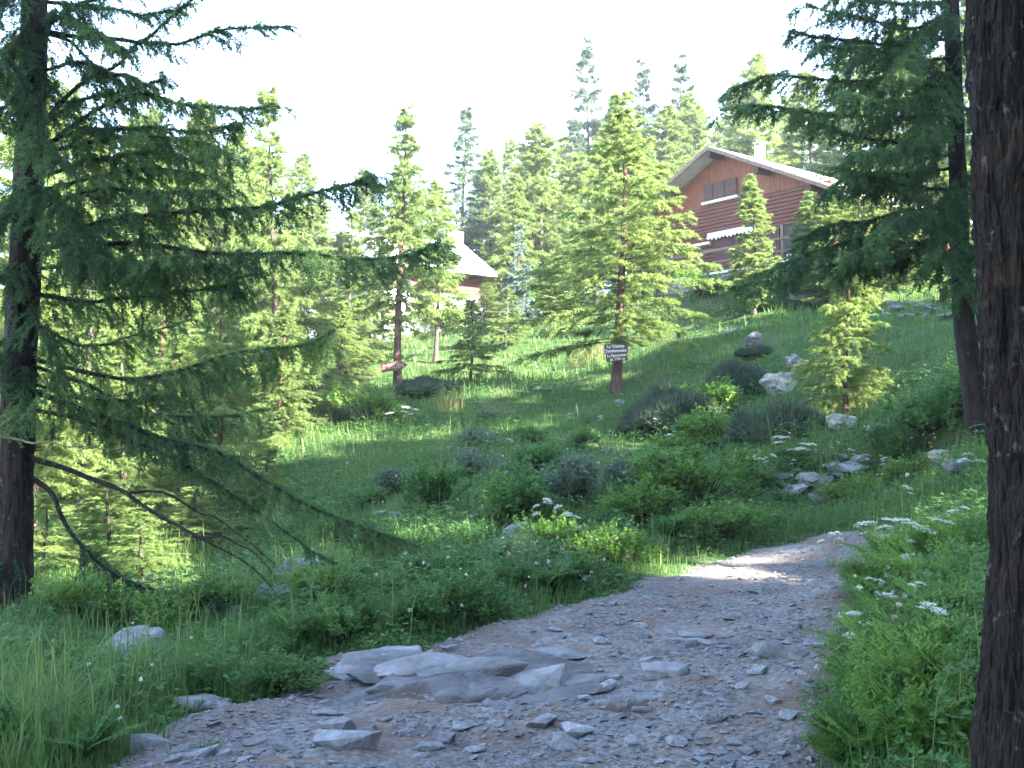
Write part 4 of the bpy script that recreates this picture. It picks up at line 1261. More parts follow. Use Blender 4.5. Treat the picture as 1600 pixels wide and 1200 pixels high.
class BM:
    def __init__(self): self.b = bmesh.new()
    def box(self, x0, x1, y0, y1, z0, z1):
        v = [self.b.verts.new((x, y, z)) for z in (z0, z1) for y in (y0, y1) for x in (x0, x1)]
        for f in ((0, 2, 3, 1), (4, 5, 7, 6), (0, 1, 5, 4), (2, 6, 7, 3), (0, 4, 6, 2), (1, 3, 7, 5)):
            self.b.faces.new([v[k] for k in f])
        return v
    def prism(self, poly, y0, y1):
        """x,z outline extruded along y"""
        a = [self.b.verts.new((x, y0, z)) for x, z in poly]
        c = [self.b.verts.new((x, y1, z)) for x, z in poly]
        n = len(poly)
        self.b.faces.new(a[::-1]); self.b.faces.new(c)
        for k in range(n):
            self.b.faces.new([a[k], a[(k + 1) % n], c[(k + 1) % n], c[k]])
    def build(self, name, mat, parent, bevel=0.0):
        if bevel:
            bmesh.ops.bevel(self.b, geom=list(self.b.edges), offset=bevel, segments=1, affect='EDGES')
        bmesh.ops.recalc_face_normals(self.b, faces=self.b.faces)
        me = bpy.data.meshes.new(name)
        self.b.to_mesh(me); self.b.free()
        me.materials.append(mat)
        return link(name, me, parent)

M['wood_red'] = plain_mat('red_brown_stained_boards', (0.19, 0.046, 0.010), 0.6, 0.45, 7.0, 0.3, (0.13, 0.036, 0.016), 0.35, (6, 6, .5))
M['wood_red_log'] = plain_mat('red_brown_stained_logs', (0.125, 0.030, 0.014), 0.6, 0.4, 7.0, 0.3, (0.10, 0.028, 0.018), 0.35, (.5, 6, 6))
M['wood_dark'] = plain_mat('dark_stained_timber', (0.060, 0.034, 0.026), 0.7, 0.3, 7.0, 0.3)
M['shutter'] = plain_mat('plum_brown_shutter', (0.075, 0.028, 0.024), 0.6, 0.3, 6.0, 0.2, None, 0.3, (6, 6, .6))
M['wood_grey'] = plain_mat('weathered_grey_wood', (0.17, 0.12, 0.09), 0.8, 0.3, 7.0, 0.3)
M['roof_metal'] = plain_mat('pale_stone_slab_roof', (0.62, 0.61, 0.60), 0.5, 0.15, 3.0, 0.3, (0.40, 0.39, 0.37), 0.5)
M['white_paint'] = plain_mat('white_paint', (0.78, 0.77, 0.74), 0.6, 0.05, 5.0, 0.1)
M['render_wall'] = plain_mat('white_rendered_wall', (0.76, 0.74, 0.70), 0.85, 0.07, 3.0, 0.2)
M['canvas'] = plain_mat('cream_awning_canvas', (0.72, 0.70, 0.64), 0.85, 0.06, 9.0, 0.1)
M['concrete'] = plain_mat('pale_concrete', (0.25, 0.24, 0.225), 0.85, 0.2, 5.0, 0.3)
M['opening_shade'] = plain_mat('painted_opening_shade', (0.03, 0.025, 0.025), 0.6, 0.1)  # dark colour stands in for the unlit inside of the opening
M['red_shutter'] = plain_mat('red_brown_shutter', (0.36, 0.10, 0.06), 0.6, 0.2, 6.0)
m, N, L = new_mat('window_glass'); finish(N, L, (0.03, 0.035, 0.04), 0.08, spec=0.6); M['glass'] = m

# --- red-brown timber house
PHI = math.radians(52)
hA_w = P(1105, 228, 42.0)
hx, hy = np.array([math.cos(PHI), -math.sin(PHI), 0]), np.array([math.sin(PHI), math.cos(PHI), 0])
deck_z = P(1118, 436, 41.0)[2]
H0 = np.array([hA_w[0], hA_w[1], deck_z])
def hl(px, py, ly):
    r = ray(px, py)
    t = (ly + np.dot(H0 - EYE, hy)) / np.dot(r, hy)
    p = EYE + r * t - H0
    return float(np.dot(p, hx)), float(p[2])
house = empty('timber_house', H0, -PHI)
tag(house, 'red brown timber house with a pale roof and a wooden railing on the hilltop', 'house')
hA = hA_w[2] - deck_z
W, RW, SL, LEN, OV = 5.3, 6.25, 0.48, 9.0, 0.9
zroof = lambda x: hA - 0.16 - SL * abs(x)
# walls
b = BM()
b.prism([(-W, -3.0), (W, -3.0), (W, zroof(W) - .03), (0, zroof(0) - .03), (-W, zroof(-W) - .03)], OV, OV + LEN)
b.build('wall', M['wood_dark'], house)
zb = hl(1103, 326, OV)[1]
wx0, wz1 = hl(1102, 289, OV); wx1, wz1b = hl(1152.5, 280, OV)
_, wz0 = hl(1102, 317, OV)
wz1 = (wz1 + wz1b) / 2
brd = BM()
x = -W
while x < W - 0.05:
    x2 = min(x + 0.15, W)
    d_ = random.uniform(.022, .034)
    t0, t1 = zroof(x + .004) - .035, zroof(x2 - .008) - .035
    segs = [(zb + .03, None)]
    if x2 > wx0 and x < wx1:
        segs = [(zb + .03, wz0 - .02), (wz1 + .02, None)]
    for lo, hi in segs:
        brd.prism([(x + .004, lo), (x2 - .008, lo), (x2 - .008, t1 if hi is None else hi), (x + .004, t0 if hi is None else hi)], OV - d_, OV - 0.002)
    x = x2
o = brd.build('board_cladding', M['wood_red'], house); o['kind'] = 'stuff'
lg = BM()
z = zb
while z > -2.9:
    z2 = z - 0.155
    d_ = random.uniform(.05, .065)
    lg.prism([(-W - .05, z2 + .018), (W + .05, z2 + .018), (W + .05, z - .004), (-W - .05, z - .004)], OV - d_, OV - .002)
    z = z2
for o_ in (lg,):
    o = o_.build('log_cladding', M['wood_red_log'], house, 0.012); o['kind'] = 'stuff'
sd_ = BM()
z = zroof(W) - .1
while z > -2.9:
    z2 = z - 0.155
    sd_.box(W + .002, W + .05, OV + .05, OV + LEN - .05, z2 + .016, z)
    sd_.box(-W - .05, -W - .002, OV + .05, OV + LEN - .05, z2 + .016, z)
    z = z2
o = sd_.build('side_cladding', M['wood_red_log'], house); o['kind'] = 'stuff'
# roof
b = BM()
th = 0.15
for sgn in (1, -1):
    b.prism([(0.0, hA), (sgn * RW, hA - SL * RW), (sgn * RW, hA - SL * RW - th), (0.0, hA - th)], 0.03, OV + LEN + .7)
roof = b.build('roof', M['roof_metal'], house)
tl = BM()   # slab courses on both slopes
for sgn in (1, -1):
    for k in range(11):
        xa, xb_ = .12 + k * .53, .12 + (k + 1) * .53 + .05
        y = 0.06
        while y < OV + LEN + .55:
            wd = random.uniform(.45, .8)
            up = random.uniform(.012, .03)
            za, zb2 = hA - SL * xa, hA - SL * xb_
            tl.prism([(sgn * xa, za + .006), (sgn * xb_, zb2 + .03), (sgn * xb_, zb2 + .03 + up), (sgn * xa, za + .006 + up)], y, min(y + wd - .012, OV + LEN + .66))
            y += wd
o = tl.build('slab', M['roof_metal'], roof); o['kind'] = 'stuff'
for sgn in (1, -1):
    b = BM()
    b.prism([(0.0, hA - .01), (sgn * (RW + .03), hA - SL * (RW + .03) - .01), (sgn * (RW + .03), hA - SL * RW - .17), (0.0, hA - .17)], -0.02, .028)
    b.build('fascia', M['wood_grey'], roof)
for xo in (-4.9, -2.45, 0.0, 2.45, 4.9):
    b = BM()
    zt = hA - th - SL * abs(xo) - .05
    b.box(xo - .1, xo + .1, .06, OV - .04, zt - .24, zt)
    b.build('purlin', M['wood_dark'], house)
# chimney standing on the right slope
cx_, cy_ = 2.1, 5.2
best = None
for lx in np.linspace(.4, 5, 47):
    for ly in np.linspace(.5, 9, 43):
        w = H0 + hx * lx + hy * ly + np.array([0, 0, hA - SL * lx])
        v = w - EYE
        dpt = v[1] * CP + v[2] * SP
        u, vv = 800 + 1600 * v[0] / dpt, 600 - 1600 * (-v[1] * SP + v[2] * CP) / dpt
        e = (u - 1188) ** 2 + (vv - 250) ** 2
        if best is None or e < best[0]: best = (e, lx, ly)
_, cx_, cy_ = best
b = BM(); b.box(cx_ - .17, cx_ + .17, cy_ - .17, cy_ + .17, hA - SL * cx_ - .4, hA - SL * cx_ + .62)
ch = b.build('chimney', M['render_wall'], house, .02)
b = BM(); b.box(cx_ - .22, cx_ + .22, cy_ - .22, cy_ + .22, hA - SL * cx_ + .72, hA - SL * cx_ + .77)
for ax_ in (-.17, .11):
    for ay in (-.17, .11):
        b.box(cx_ + ax_, cx_ + ax_ + .06, cy_ + ay, cy_ + ay + .06, hA - SL * cx_ + .621, hA - SL * cx_ + .72)
b.build('chimney_cap', M['concrete'], ch)
# gable window with shutters
b = BM()
b.box(wx0 - .06, wx1 + .06, OV - .05, OV - .036, wz0 - .01, wz1 + .06)
win = b.build('window', M['wood_dark'], house)
wn = wx1 - wx0
for k, (f0, f1) in enumerate(((0, .26), (.28, .63), (.65, 1))):
    b = BM(); b.box(wx0 + wn * f0 + .02, wx0 + wn * f1, OV - .085, OV - .052, wz0 + .03, wz1)
    for zz_ in (.2, .75):
        zc = wz0 + (wz1 - wz0) * zz_
        b.box(wx0 + wn * f0 + .06, wx0 + wn * f1 - .05, OV - .105, OV - .0855, zc - .05, zc + .05)
    b.build('shutter', M['shutter'], win)
b = BM(); b.box(wx0 - .08, wx1 + .1, OV - .2, OV - .036, wz0 - .12, wz0 - .012)
b.build('sill', M['white_paint'], win, .01)
# awning, its case and the short white case to the left
ax0, az0 = hl(1106, 370, OV - .25); ax1, az1 = hl(1175, 353, OV - .25)
zaw = az0
b = BM(); b.box(ax0, ax1 + .5, OV - .30, OV - .066, zaw - .02, zaw + .13)
aw = b.build('awning', M['white_paint'], house, .015)
b = BM()
n = 14
for k in range(n):
    x0 = ax0 + (ax1 + .5 - ax0) * k / n; x1 = ax0 + (ax1 + .5 - ax0) * (k + 1) / n
    xm = (x0 + x1) / 2
    b.prism([(x0 + .005, zaw - .022), (x0 + .005, zaw - .10), (xm, zaw - .16 - .06 * math.sin(k * .8) ** 2), (x1 - .005, zaw - .10), (x1 - .005, zaw - .022)], OV - .34 - .015 * math.sin(k * 2.1), OV - .315 - .015 * math.sin(k * 2.1))
b.build('valance', M['canvas'], aw)
bx0, bz0 = hl(1060, 389, OV - .15); bx1, bz1 = hl(1109, 379, OV - .15)
b = BM(); b.box(bx0, bx1, OV - .2, OV - .066, (bz0 + bz1) / 2 - .06, (bz0 + bz1) / 2 + .06)
b.build('awning_case', M['white_paint'], house, .01)
# sliding doors under the awning
dz1 = zaw - .18
for k in range(3):
    b = BM(); x0 = ax0 + .15 + k * 1.15
    b.box(x0, x0 + 1.1, OV - .12, OV - .066, .02, dz1)
    dr = b.build('door', M['shutter'], house)
    b = BM()
    for pz in (.12, .95, 1.55):
        b.box(x0 + .1, x0 + 1.0, OV - .14, OV - .1205, pz, min(pz + .5, dz1 - .06))
    b.build('panel', M['shutter'], dr)
# porch opening at the right, a panel with its shade put into the colour
px0, _ = hl(1227, 380, OV); pz1 = hl(1230, 354, OV)[1]
b = BM(); b.box(px0, min(px0 + 1.3, W + .3), OV - .1, OV - .066, .02, pz1)
b.build('doorway', M['opening_shade'], house)
b = BM(); b.box(px0 - .12, px0, OV - .14, OV - .066, .02, pz1 + .1)
b.build('door_frame', M['wood_grey'], house)
# deck with railing
b = BM(); b.box(-W - .3, W + 1.6, -1.2, OV - .07, -.22, 0)
b.build('deck', M['concrete'], house)
b = BM(); b.box(-W - .3, W + 1.6, -1.1, -.9, -3.2, -.221)
b.build('retaining_wall', M['concrete'], house)
rail = empty('wooden_railing', H0, -PHI)
tag(rail, 'weathered wooden railing along the terrace of the red timber house', 'railing')
for k, xo in enumerate(np.arange(-W - .1, W + 1.6, 1.9)):
    b = BM(); b.box(xo - .055, xo + .055, -1.13, -1.02, .002, 1.06)
    b.build('post', M['wood_grey'], rail, .008)
for zz_, hh in ((1.02, .10), (.55, .09), (.12, .09)):
    b = BM(); b.box(-W - .2, W + 1.5, -1.175, -1.132, zz_ - hh / 2, zz_ + hh / 2)
    b.build('rail', M['wood_grey'] if zz_ > .2 else M['white_paint'], rail, .008)
pt = hl(1238, 416, -.6)
b = BM()
b.b.free(); b.b = bmesh.new()
bmesh.ops.create_cone(b.b, cap_ends=True, segments=18, radius1=.16, radius2=.21, depth=.45, matrix=Matrix.Translation((pt[0], -.6, .23)))
pot = b.build('plant_pot', M['white_paint'], None)
pot.location = tuple(H0); pot.rotation_euler = (0, 0, -PHI)
tag(pot, 'white pot standing on the terrace beside the dark porch of the red house', 'pot')

# --- white chalet with brown upper floor
PSI = math.radians(35)
E_w = P(777, 428, 50.0)
ca = np.array([math.cos(PSI), math.sin(PSI), 0]); cn = np.array([math.sin(PSI), -math.cos(PSI), 0])
LC, DC, OVC, SC = 6.9, 6.4, .9, .62
cz = P(740, 508, 50)[2]
C0 = np.array([E_w[0], E_w[1], cz])
chalet = empty('chalet', C0, PSI)      # local x = along the eave to the right, local -y = towards the viewer
tag(chalet, 'white chalet with a brown upper floor and bright slab roof between the larches', 'house')
ze = E_w[2] - cz
# local: eave line at y=0, house body behind it
def cprism(bm_, yz, x0, x1):
    a = [bm_.b.verts.new((x0, y, z)) for y, z in yz]
    c = [bm_.b.verts.new((x1, y, z)) for y, z in yz]
    n = len(yz)
    bm_.b.faces.new(a); bm_.b.faces.new(c[::-1])
    for k in range(n):
        bm_.b.faces.new([a[k], c[k], c[(k + 1) % n], a[(k + 1) % n]])
hr = ze + SC * (DC / 2)
b = BM()
cprism(b, [(0, ze), (0, ze - .14), (DC / 2, hr - .14), (DC, ze - .14), (DC, ze), (DC / 2, hr)], -LC, 0)
crf = b.build('roof', M['roof_metal'], chalet)
tl = BM()
for k in range(7):
    ya, yb = DC / 2 - .1 - k * .45, DC / 2 - .1 - (k + 1) * .45
    x = -LC + .02
    while x < -.1:
        wd = random.uniform(.45, .9); up = random.uniform(.015, .035)
        za, zb2 = hr + SC * (ya - DC / 2), hr + SC * (yb - DC / 2)
        cprism(tl, [(ya, za + .005), (yb, zb2 + .03), (yb, zb2 + .03 + up), (ya, za + .005 + up)], x, min(x + wd - .012, -.02))
        x += wd
o = tl.build('slab', M['roof_metal'], crf); o['kind'] = 'stuff'
yw = OVC
zmid = hl and None
def cl_(px, py, ly):
    r = ray(px, py)
    # plane: dot(p-C0, -cn) = ly
    t = (ly + np.dot(C0 - EYE, -cn)) / np.dot(r, -cn)
    p = EYE + r * t - C0
    return float(np.dot(p, ca)), float(p[2])
xr, zmid = cl_(756, 463, yw)
xr = min(xr, -.35)
b = BM(); b.box(-LC + .5, xr, yw, DC - OVC, zmid, ze + SC * yw - .18); 
cprism(b, [(yw, ze + SC * yw - .18), (DC - yw, ze + SC * yw - .18), (DC / 2, hr - .2)], -LC + .5, xr)
b.build('upper_wall', M['wood_red_log'], chalet)
b = BM()
z = zmid + .02
while z < ze + SC * yw - .25:
    b.box(-LC + .48, xr + .03, yw - .04, yw - .002, z, z + .17); z += .19
o = b.build('log_cladding', M['wood_red_log'], chalet); o['kind'] = 'stuff'
b = BM(); b.box(-LC + .42, xr + .05, yw - .06, DC - OVC + .06, -3.2, zmid - .003)
b.build('lower_wall', M['render_wall'], chalet)
for (pxa, pya, pxb, pyb) in ((700, 479, 715, 496), (655, 476, 668, 494), (612, 478, 626, 497)):
    x0, z1 = cl_(pxa, pya, yw - .1); x1, z0 = cl_(pxb, pyb, yw - .1)
    b = BM(); b.box(x0, x1, yw - .085, yw - .062, z0, z1)
    wd = b.build('window', M['white_paint'], chalet)
    b = BM(); b.box(x0 + .05, (x0 + x1) / 2 - .02, yw - .09, yw - .0855, z0 + .05, z1 - .05); b.box((x0 + x1) / 2 + .02, x1 - .05, yw - .09, yw - .0855, z0 + .05, z1 - .05)
    b.build('pane', M['glass'], wd)
    for (u0, u1) in ((x0 - .01, x0 + .16), (x1 - .16, x1 + .01)):
        b = BM(); b.box(u0, u1, yw - .13, yw - .0905, z0, z1); b.build('shutter', M['red_shutter'], wd)
for (pxa, pya, pxb, pyb) in ((668, 440, 684, 458), (628, 434, 644, 455)):
    x0, z1 = cl_(pxa, pya, yw - .1); x1, z0 = cl_(pxb, pyb, yw - .1)
    b = BM(); b.box(x0, x1, yw - .085, yw - .042, z0, z1)
    wd = b.build('window', M['wood_dark'], chalet)
    b = BM(); b.box(x0 + .06, x1 - .06, yw - .095, yw - .0855, z0 + .06, z1 - .06); b.build('pane', M['glass'], wd)
rx, _ = cl_(712, 380, DC / 2)
b = BM(); b.box(rx - .3, rx + .3, DC / 2 - .3, DC / 2 + .3, hr - .5, hr + .55)
b.build('chimney', M['render_wall'], chalet, .02)

# ------------------------------------------------------------------ sign boards nailed to the two larches
M['sign_dark'] = plain_mat('dark_brown_sign_wood', (0.085, 0.043, 0.032), 0.6, 0.3, 8, .2, None, .3, (1, 6, 6))
M['sign_red'] = plain_mat('weathered_red_brown_sign_wood', (0.135, 0.058, 0.034), 0.7, 0.3, 8, .2, None, .3, (1, 6, 6))
M['letter_white'] = plain_mat('white_sign_paint', (0.52, 0.52, 0.49), 0.6, .05)
M['letter_cream'] = plain_mat('pale_carved_letters', (0.40, 0.31, 0.24), 0.7, .05)
def lettering(parent, txt, size, x, z, y, mat, sx=1.0):
    cu = bpy.data.curves.new('lettering', 'FONT')
    cu.body = txt
    cu.size = size
    cu.align_x = 'CENTER'; cu.align_y = 'CENTER'
    cu.extrude = 0.003
    cu.offset = size * 0.022
    cu.materials.append(mat)
    tmp = bpy.data.objects.new('lettering_source', cu)
    COL.objects.link(tmp)
    me = bpy.data.meshes.new_from_object(tmp.evaluated_get(bpy.context.evaluated_depsgraph_get()))
    bpy.data.objects.remove(tmp)
    o = link('lettering', me)
    o.parent = parent
    o.location = (x, y, z)
    o.rotation_euler = (math.pi / 2, 0, 0)
    o.scale = (sx, 1, 1)
    return o
def sign(pxc, pyc, wpx, hpx, Y, tilt, label, poly, mat, lines, lmat, yaw=0.0):
    c = P(pxc, pyc, Y)
    r = empty('sign_board', c, yaw)
    r.rotation_euler = (0, -tilt, yaw)
    tag(r, label, 'sign')
    w, h = wpx / 1600 * Y, hpx / 1600 * Y
    b = BM(); b.prism([(x * w, z * h) for x, z in poly], -.025, 0.0)
    b.build('board', mat, r, .004)
    for (txt, fx, fz, fs, sx) in lines:
        lettering(r, txt, fs * h, fx * w, fz * h, -.029, lmat, sx)
    for sx in (-.04, .04):
        b = BM(); b.b.free(); b.b = bmesh.new()
        bmesh.ops.create_uvsphere(b.b, u_segments=8, v_segments=5, radius=.012, matrix=Matrix.Translation((sx, -.027, .38 * h)))
        b.build('nail', M['concrete'], r)
RECT = [(-.5, -.5), (.5, -.5), (.5, .5), (-.5, .5)]
sign(962.5, 544.5, 37, 15, 28.55, math.radians(3.0), 'upper dark brown board with two white text lines on the right sign larch', RECT, M['sign_dark'],
     [('La Visette', -.02, .22, .46, 1.0), ('Chatelannaise', -.06, -.24, .46, .95)], M['letter_white'])
sign(963.5, 558, 33.5, 12.5, 28.55, math.radians(5.0), 'lower dark brown board with an altitude line on the right sign larch', RECT, M['sign_dark'],
     [('Le Pignonnette', 0, .20, .46, .85), ('alt. 1791 m', .02, -.27, .42, 1.0)], M['letter_white'])
ARROW = [(-.5, -.5), (.26, -.42), (.5, .0), (.26, .5), (-.5, .42)]
sign(616.5, 572, 42, 16, 33.45, math.radians(6.0), 'weathered arrow shaped board pointing right on the left sign larch', ARROW, M['sign_red'],
     [('SAUIN', .03, .0, .72, .8), ('le', -.38, .18, .36, 1.0), ('du', -.38, -.18, .36, 1.0)], M['letter_cream'])

# ------------------------------------------------------------------ ground plants
def rock_keepout(x, y):
    ok = np.ones(x.shape, bool)
    for (a, b, r) in ROCKS:
        ok &= (x - a) ** 2 + (y - b) ** 2 > r * r
    return ok

def frustum_points(n, y0, y1, half=0.56):
    Y = y0 * np.exp(rng.uniform(0, 1, n) * math.log(y1 / y0))
    Y2 = np.sqrt(y0 ** 2 + rng.uniform(0, 1, n) * (y1 ** 2 - y0 ** 2))
    Y = np.where(rng.uniform(size=n) < .5, Y, Y2)
    return rng.uniform(-half, half, n) * Y, Y

def blades(X, Y, Z, h, w, lean=0.45, two=True):
    n = len(X)
    b = np.stack([X, Y, Z - .02], 1)
    a = rng.uniform(0, 6.28, n)
    side = np.stack([np.cos(a), np.sin(a), 0 * a], 1)
    dirn = np.stack([-np.sin(a), np.cos(a), 0 * a], 1) * (rng.uniform(0.1, 1, n) * lean)[:, None]
    up = np.array([0, 0, 1.0])
    mid = b + (dirn * .35 + up * .6) * h[:, None]
    tip = b + (dirn * 1.15 + up * (1.0 - .25 * rng.uniform(size=(n, 1)))) * h[:, None]
    w = w[:, None] * .5
    if not two:
        return np.stack([b - side * w, b + side * w, tip], 1)
    return np.concatenate([np.stack([b - side * w, b + side * w, mid + side * w * .7], 1), np.stack([b - side * w, mid + side * w * .7, mid - side * w * .7], 1), np.stack([mid - side * w * .7, mid + side * w * .7, tip], 1)])

sp = Soup()
for (n, y0, y1, hm, wm, two) in ((75000, 3.6, 9, .19, .0065, True), (80000, 8, 16, .21, .010, True), (80000, 15, 34, .22, .020, False), (40000, 32, 75, .28, .055, False)):
    X, Y = frustum_points(n, y0, y1, .6)
    d = np.full(n, -9.0)
    nr = Y < 18
    d[nr] = path_dist(X[nr], Y[nr])
    f = fbm(X * .55, Y * .55, 1.0, 3)
    keep = (d < rng.normal(size=n) * .11 - .03) & (f > -.75 + rng.normal(size=n) * .3) & rock_keepout(X, Y)
    X, Y, d, f = X[keep], Y[keep], d[keep], f[keep]
    Z = H(X, Y)
    n = len(X)
    h = hm * rng.lognormal(0, .38, n) * (1 + .35 * f) * np.clip(.35 + (-d) * 1.2, .35, 1)
    w = wm * rng.uniform(.6, 1.3, n)
    T = blades(X, Y, Z, h, w, .55, two)
    tone = .42 + .22 * fbm(X * .8, Y * .8, 6, 3) + rng.normal(size=n) * .13
    tone = np.where(rng.uniform(size=n) < .03, .95, tone)
    sp.add(T, np.tile(tone, 3 if two else 1), 0)
# the same meadow goes on beyond both sides of the view
for (n, y0, y1, lo, hi) in ((26000, 2.5, 18, .58, 1.35), (14000, 2.5, 18, -1.2, -.58)):
    Y = y0 * np.exp(rng.uniform(0, 1, n) * math.log(y1 / y0)); X = rng.uniform(lo, hi, n) * Y + np.sign(lo) * .3
    k = (path_dist(X, Y) < -.03) & rock_keepout(X, Y)
    X, Y = X[k], Y[k]
    T = blades(X, Y, H(X, Y), .24 * rng.lognormal(0, .38, len(X)), rng.uniform(.010, .022, len(X)), .55, False)
    sp.add(T, .42 + rng.normal(size=len(X)) * .15, 0)
# bent seed stalks
X, Y = frustum_points(1500, 4, 26, .55)
d = np.where(Y < 18, path_dist(X, Y), -9)
k = (d < -.1) & rock_keepout(X, Y)
X, Y = X[k], Y[k]; Z = H(X, Y); n = len(X)
hh = rng.uniform(.35, .75, n)
T = blades(X, Y, Z, hh, .004 + .0004 * Y, .35, True)
sp.add(T, 1.0, 0)
grass = link('grass', sp.mesh('grass', [M['grass']]))
tag(grass, kind='stuff')

# low broad leaves between the blades
sp = Soup()
for (n, y0, y1, lm) in ((24000, 3.8, 11, .042), (46000, 9, 26, .055), (12000, 24, 50, .11)):
    X, Y = frustum_points(n, y0, y1, .6)
    d = np.full(n, -9.0); nr = Y < 18; d[nr] = path_dist(X[nr], Y[nr])
    f = fbm(X * .8, Y * .8, 15.0, 3)
    k = (d < -.06 + rng.normal(size=n) * .05) & (f > -.25) & rock_keepout(X, Y)
    X, Y, d = X[k], Y[k], d[k]; n = len(X)
    Z = H(X, Y) + rng.uniform(.02, .34, n) * np.clip(-d * 1.5, .1, 1) * (1 + .6 * f[k])
    for r in range(3):
        a = rng.uniform(0, 6.28, n)
        dv = unit(np.stack([np.cos(a), np.sin(a), rng.uniform(-.3, .6, n)], 1))
        sdv = unit(np.cross(dv, [0, 0, 1.0]) + rng.normal(size=(n, 3)) * .2)
        L_ = lm * rng.uniform(.6, 1.4, n)[:, None]
        T = leaf_tris(np.stack([X, Y, Z], 1), dv, sdv, L_, L_ * .55)
        sp.add(T, np.tile(.5 + .25 * fbm(X, Y, 3, 2) + rng.normal(size=n) * .1, 2), 0)
cover = link('ground_cover', sp.mesh('ground_cover', [M['leaf']]))
tag(cover, kind='stuff')

# --- shrub meshes
def bush_mesh(seed, nl, leaf, rx, rz, lobes=6, mat='leaf', stems=26, flat=0.0):
    global rng
    keep, rng = rng, np.random.default_rng(seed)
    sp = Soup()
    leaf = leaf * .85
    c = np.stack([rng.uniform(-.6, .6, lobes) * rx, rng.uniform(-.6, .6, lobes) * rx, rng.uniform(.25, .65, lobes) * rz], 1)
    c[0] = (0, 0, .55 * rz)
    rr = rng.uniform(.32, .55, lobes)
    # shoots ending in leaf sprays
    ns = nl // 11
    li = rng.integers(0, lobes, ns)
    u = rand_unit(ns); u[:, 2] = np.abs(u[:, 2]) * 1.0 - .25
    tip = c[li] + u * (rr[li] * rng.uniform(.55, 1.12, ns))[:, None] * np.array([rx, rx, rz * .95])
    tip[:, 2] = np.maximum(tip[:, 2], .03)
    base = c[li] * np.array([.5, .5, .35])
    dirn = unit(tip - base + np.array([0, 0, .25 * rz]))
    ln = rng.uniform(.12, .3, ns) * rz
    tone = .5 + .22 * rng.normal(size=ns)
    K = 11
    t = rng.uniform(0, 1, (ns, K))
    p = tip[:, None] - dirn[:, None] * (ln[:, None] * (1 - t))[..., None]
    a = rand_unit(ns * K).reshape(ns, K, 3)
    dv = unit(a * .9 + dirn[:, None] * .6 + np.array([0, 0, .15]))
    sdv = unit(np.cross(dv, rand_unit(ns * K).reshape(ns, K, 3) * .5 + np.array([0, 0, 1.0])))
    L_ = (leaf * rng.uniform(.6, 1.3, (ns, K)))[..., None]
    T = leaf_tris(p.reshape(-1, 3), dv.reshape(-1, 3), sdv.reshape(-1, 3), L_.reshape(-1, 1), L_.reshape(-1, 1) * .5)
    tn = np.repeat(tone, K) + rng.normal(size=ns * K) * .1
    sp.add(T, np.tile(tn, 2), 0)
    k = rng.integers(0, ns, stems * 3)
    sp.add(strip_tris(base[k] * .4, tip[k], .012, 0), .4, 1)
    me = sp.mesh('bush', [M[mat], M['twig']])
    rng = keep
    return me

def juniper_mesh(seed, n=2600):
    global rng
    keep, rng = rng, np.random.default_rng(seed)
    sp = Soup()
    a = rng.uniform(0, 6.28, n)
    r = np.sqrt(rng.uniform(0, 1, n))
    x, y = r * np.cos(a), r * np.sin(a)
    z = .55 * np.sqrt(np.clip(1 - r ** 2, 0, 1)) * (.75 + .35 * fbm(x * 2.5 + seed, y * 2.5, 0, 2)) * rng.uniform(.5, 1, n)
    p = np.stack([x, y, np.maximum(z, .02)], 1)
    d = unit(np.stack([x * .8, y * .8, np.full(n, .7)], 1) + rng.normal(size=(n, 3)) * .35)
    tn = .5 + .3 * fbm(x * 3, y * 3, 5, 2)
    T = needle_tris(p, d, 6, .19, .030, .8)
    sp.add(T, np.repeat(tn, 6) + rng.normal(size=n * 6) * .12, 0)
    k = rng.integers(0, n, 40)
    sp.add(strip_tris(p[k] * .1, p[k], .02, 0), .4, 1)
    me = sp.mesh('juniper', [M['juniper'], M['twig']])
    rng = keep
    return me

def fern_mesh(seed, fronds=15, Lf=.55, mat='leaf_bright', fine=1.0):
    """feathery compound leaves arching from one root"""
    global rng
    keep, rng = rng, np.random.default_rng(seed)
    sp = Soup()
    for f in range(fronds):
        a = rng.uniform(0, 6.28)
        L0 = Lf * rng.uniform(.6, 1.15)
        out = rng.uniform(.35, .95)
        K = 15
        t = np.linspace(0, 1, K)
        hx_ = np.array([math.cos(a), math.sin(a), 0])
        pts = hx_ * (L0 * out * t ** 1.2)[:, None] + np.array([0, 0, 1.0]) * (L0 * (1.05 * t - .45 * out * t ** 2.2))[:, None] + rng.normal(size=3) * .02 * t[:, None]
        sp.add(strip_tris(pts[:-1], pts[1:] + (pts[1:] - pts[:-1]) * .2, .006, .0), .3, 1)
        sid = np.cross(hx_, [0, 0, 1.0])
        tone = .5 + rng.normal() * .15
        for s in (1, -1):
            for k in range(3, K):
                pl = L0 * .42 * math.sin(math.pi * (t[k] * .86 + .12)) * rng.uniform(.8, 1.15)
                tg = unit(pts[k] - pts[k - 1])
                pd_ = unit(sid * s + tg * .55 + np.array([0, 0, -.12]))
                mnum = max(2, int(5 * fine * pl / (L0 * .3)))
                q = np.linspace(.15, 1, mnum)
                bp = pts[k] + pd_ * (pl * q)[:, None]
                for s2 in (1, -1):
                    ld = unit(pd_ * .7 + tg * s2 * .7 + rng.normal(size=(mnum, 3)) * .18)
                    ls = (pl * .34 * (1.15 - .7 * q))[:, None]
                    T = leaf_tris(bp, ld, unit(np.cross(ld, np.array([0, 0, 1.0]) + rng.normal(size=(mnum, 3)) * .15)), ls, ls * .38)
                    sp.add(T, tone + rng.normal(size=len(T)) * .06, 0)
    me = sp.mesh('fern', [M[mat], M['stem']])
    rng = keep
    return me

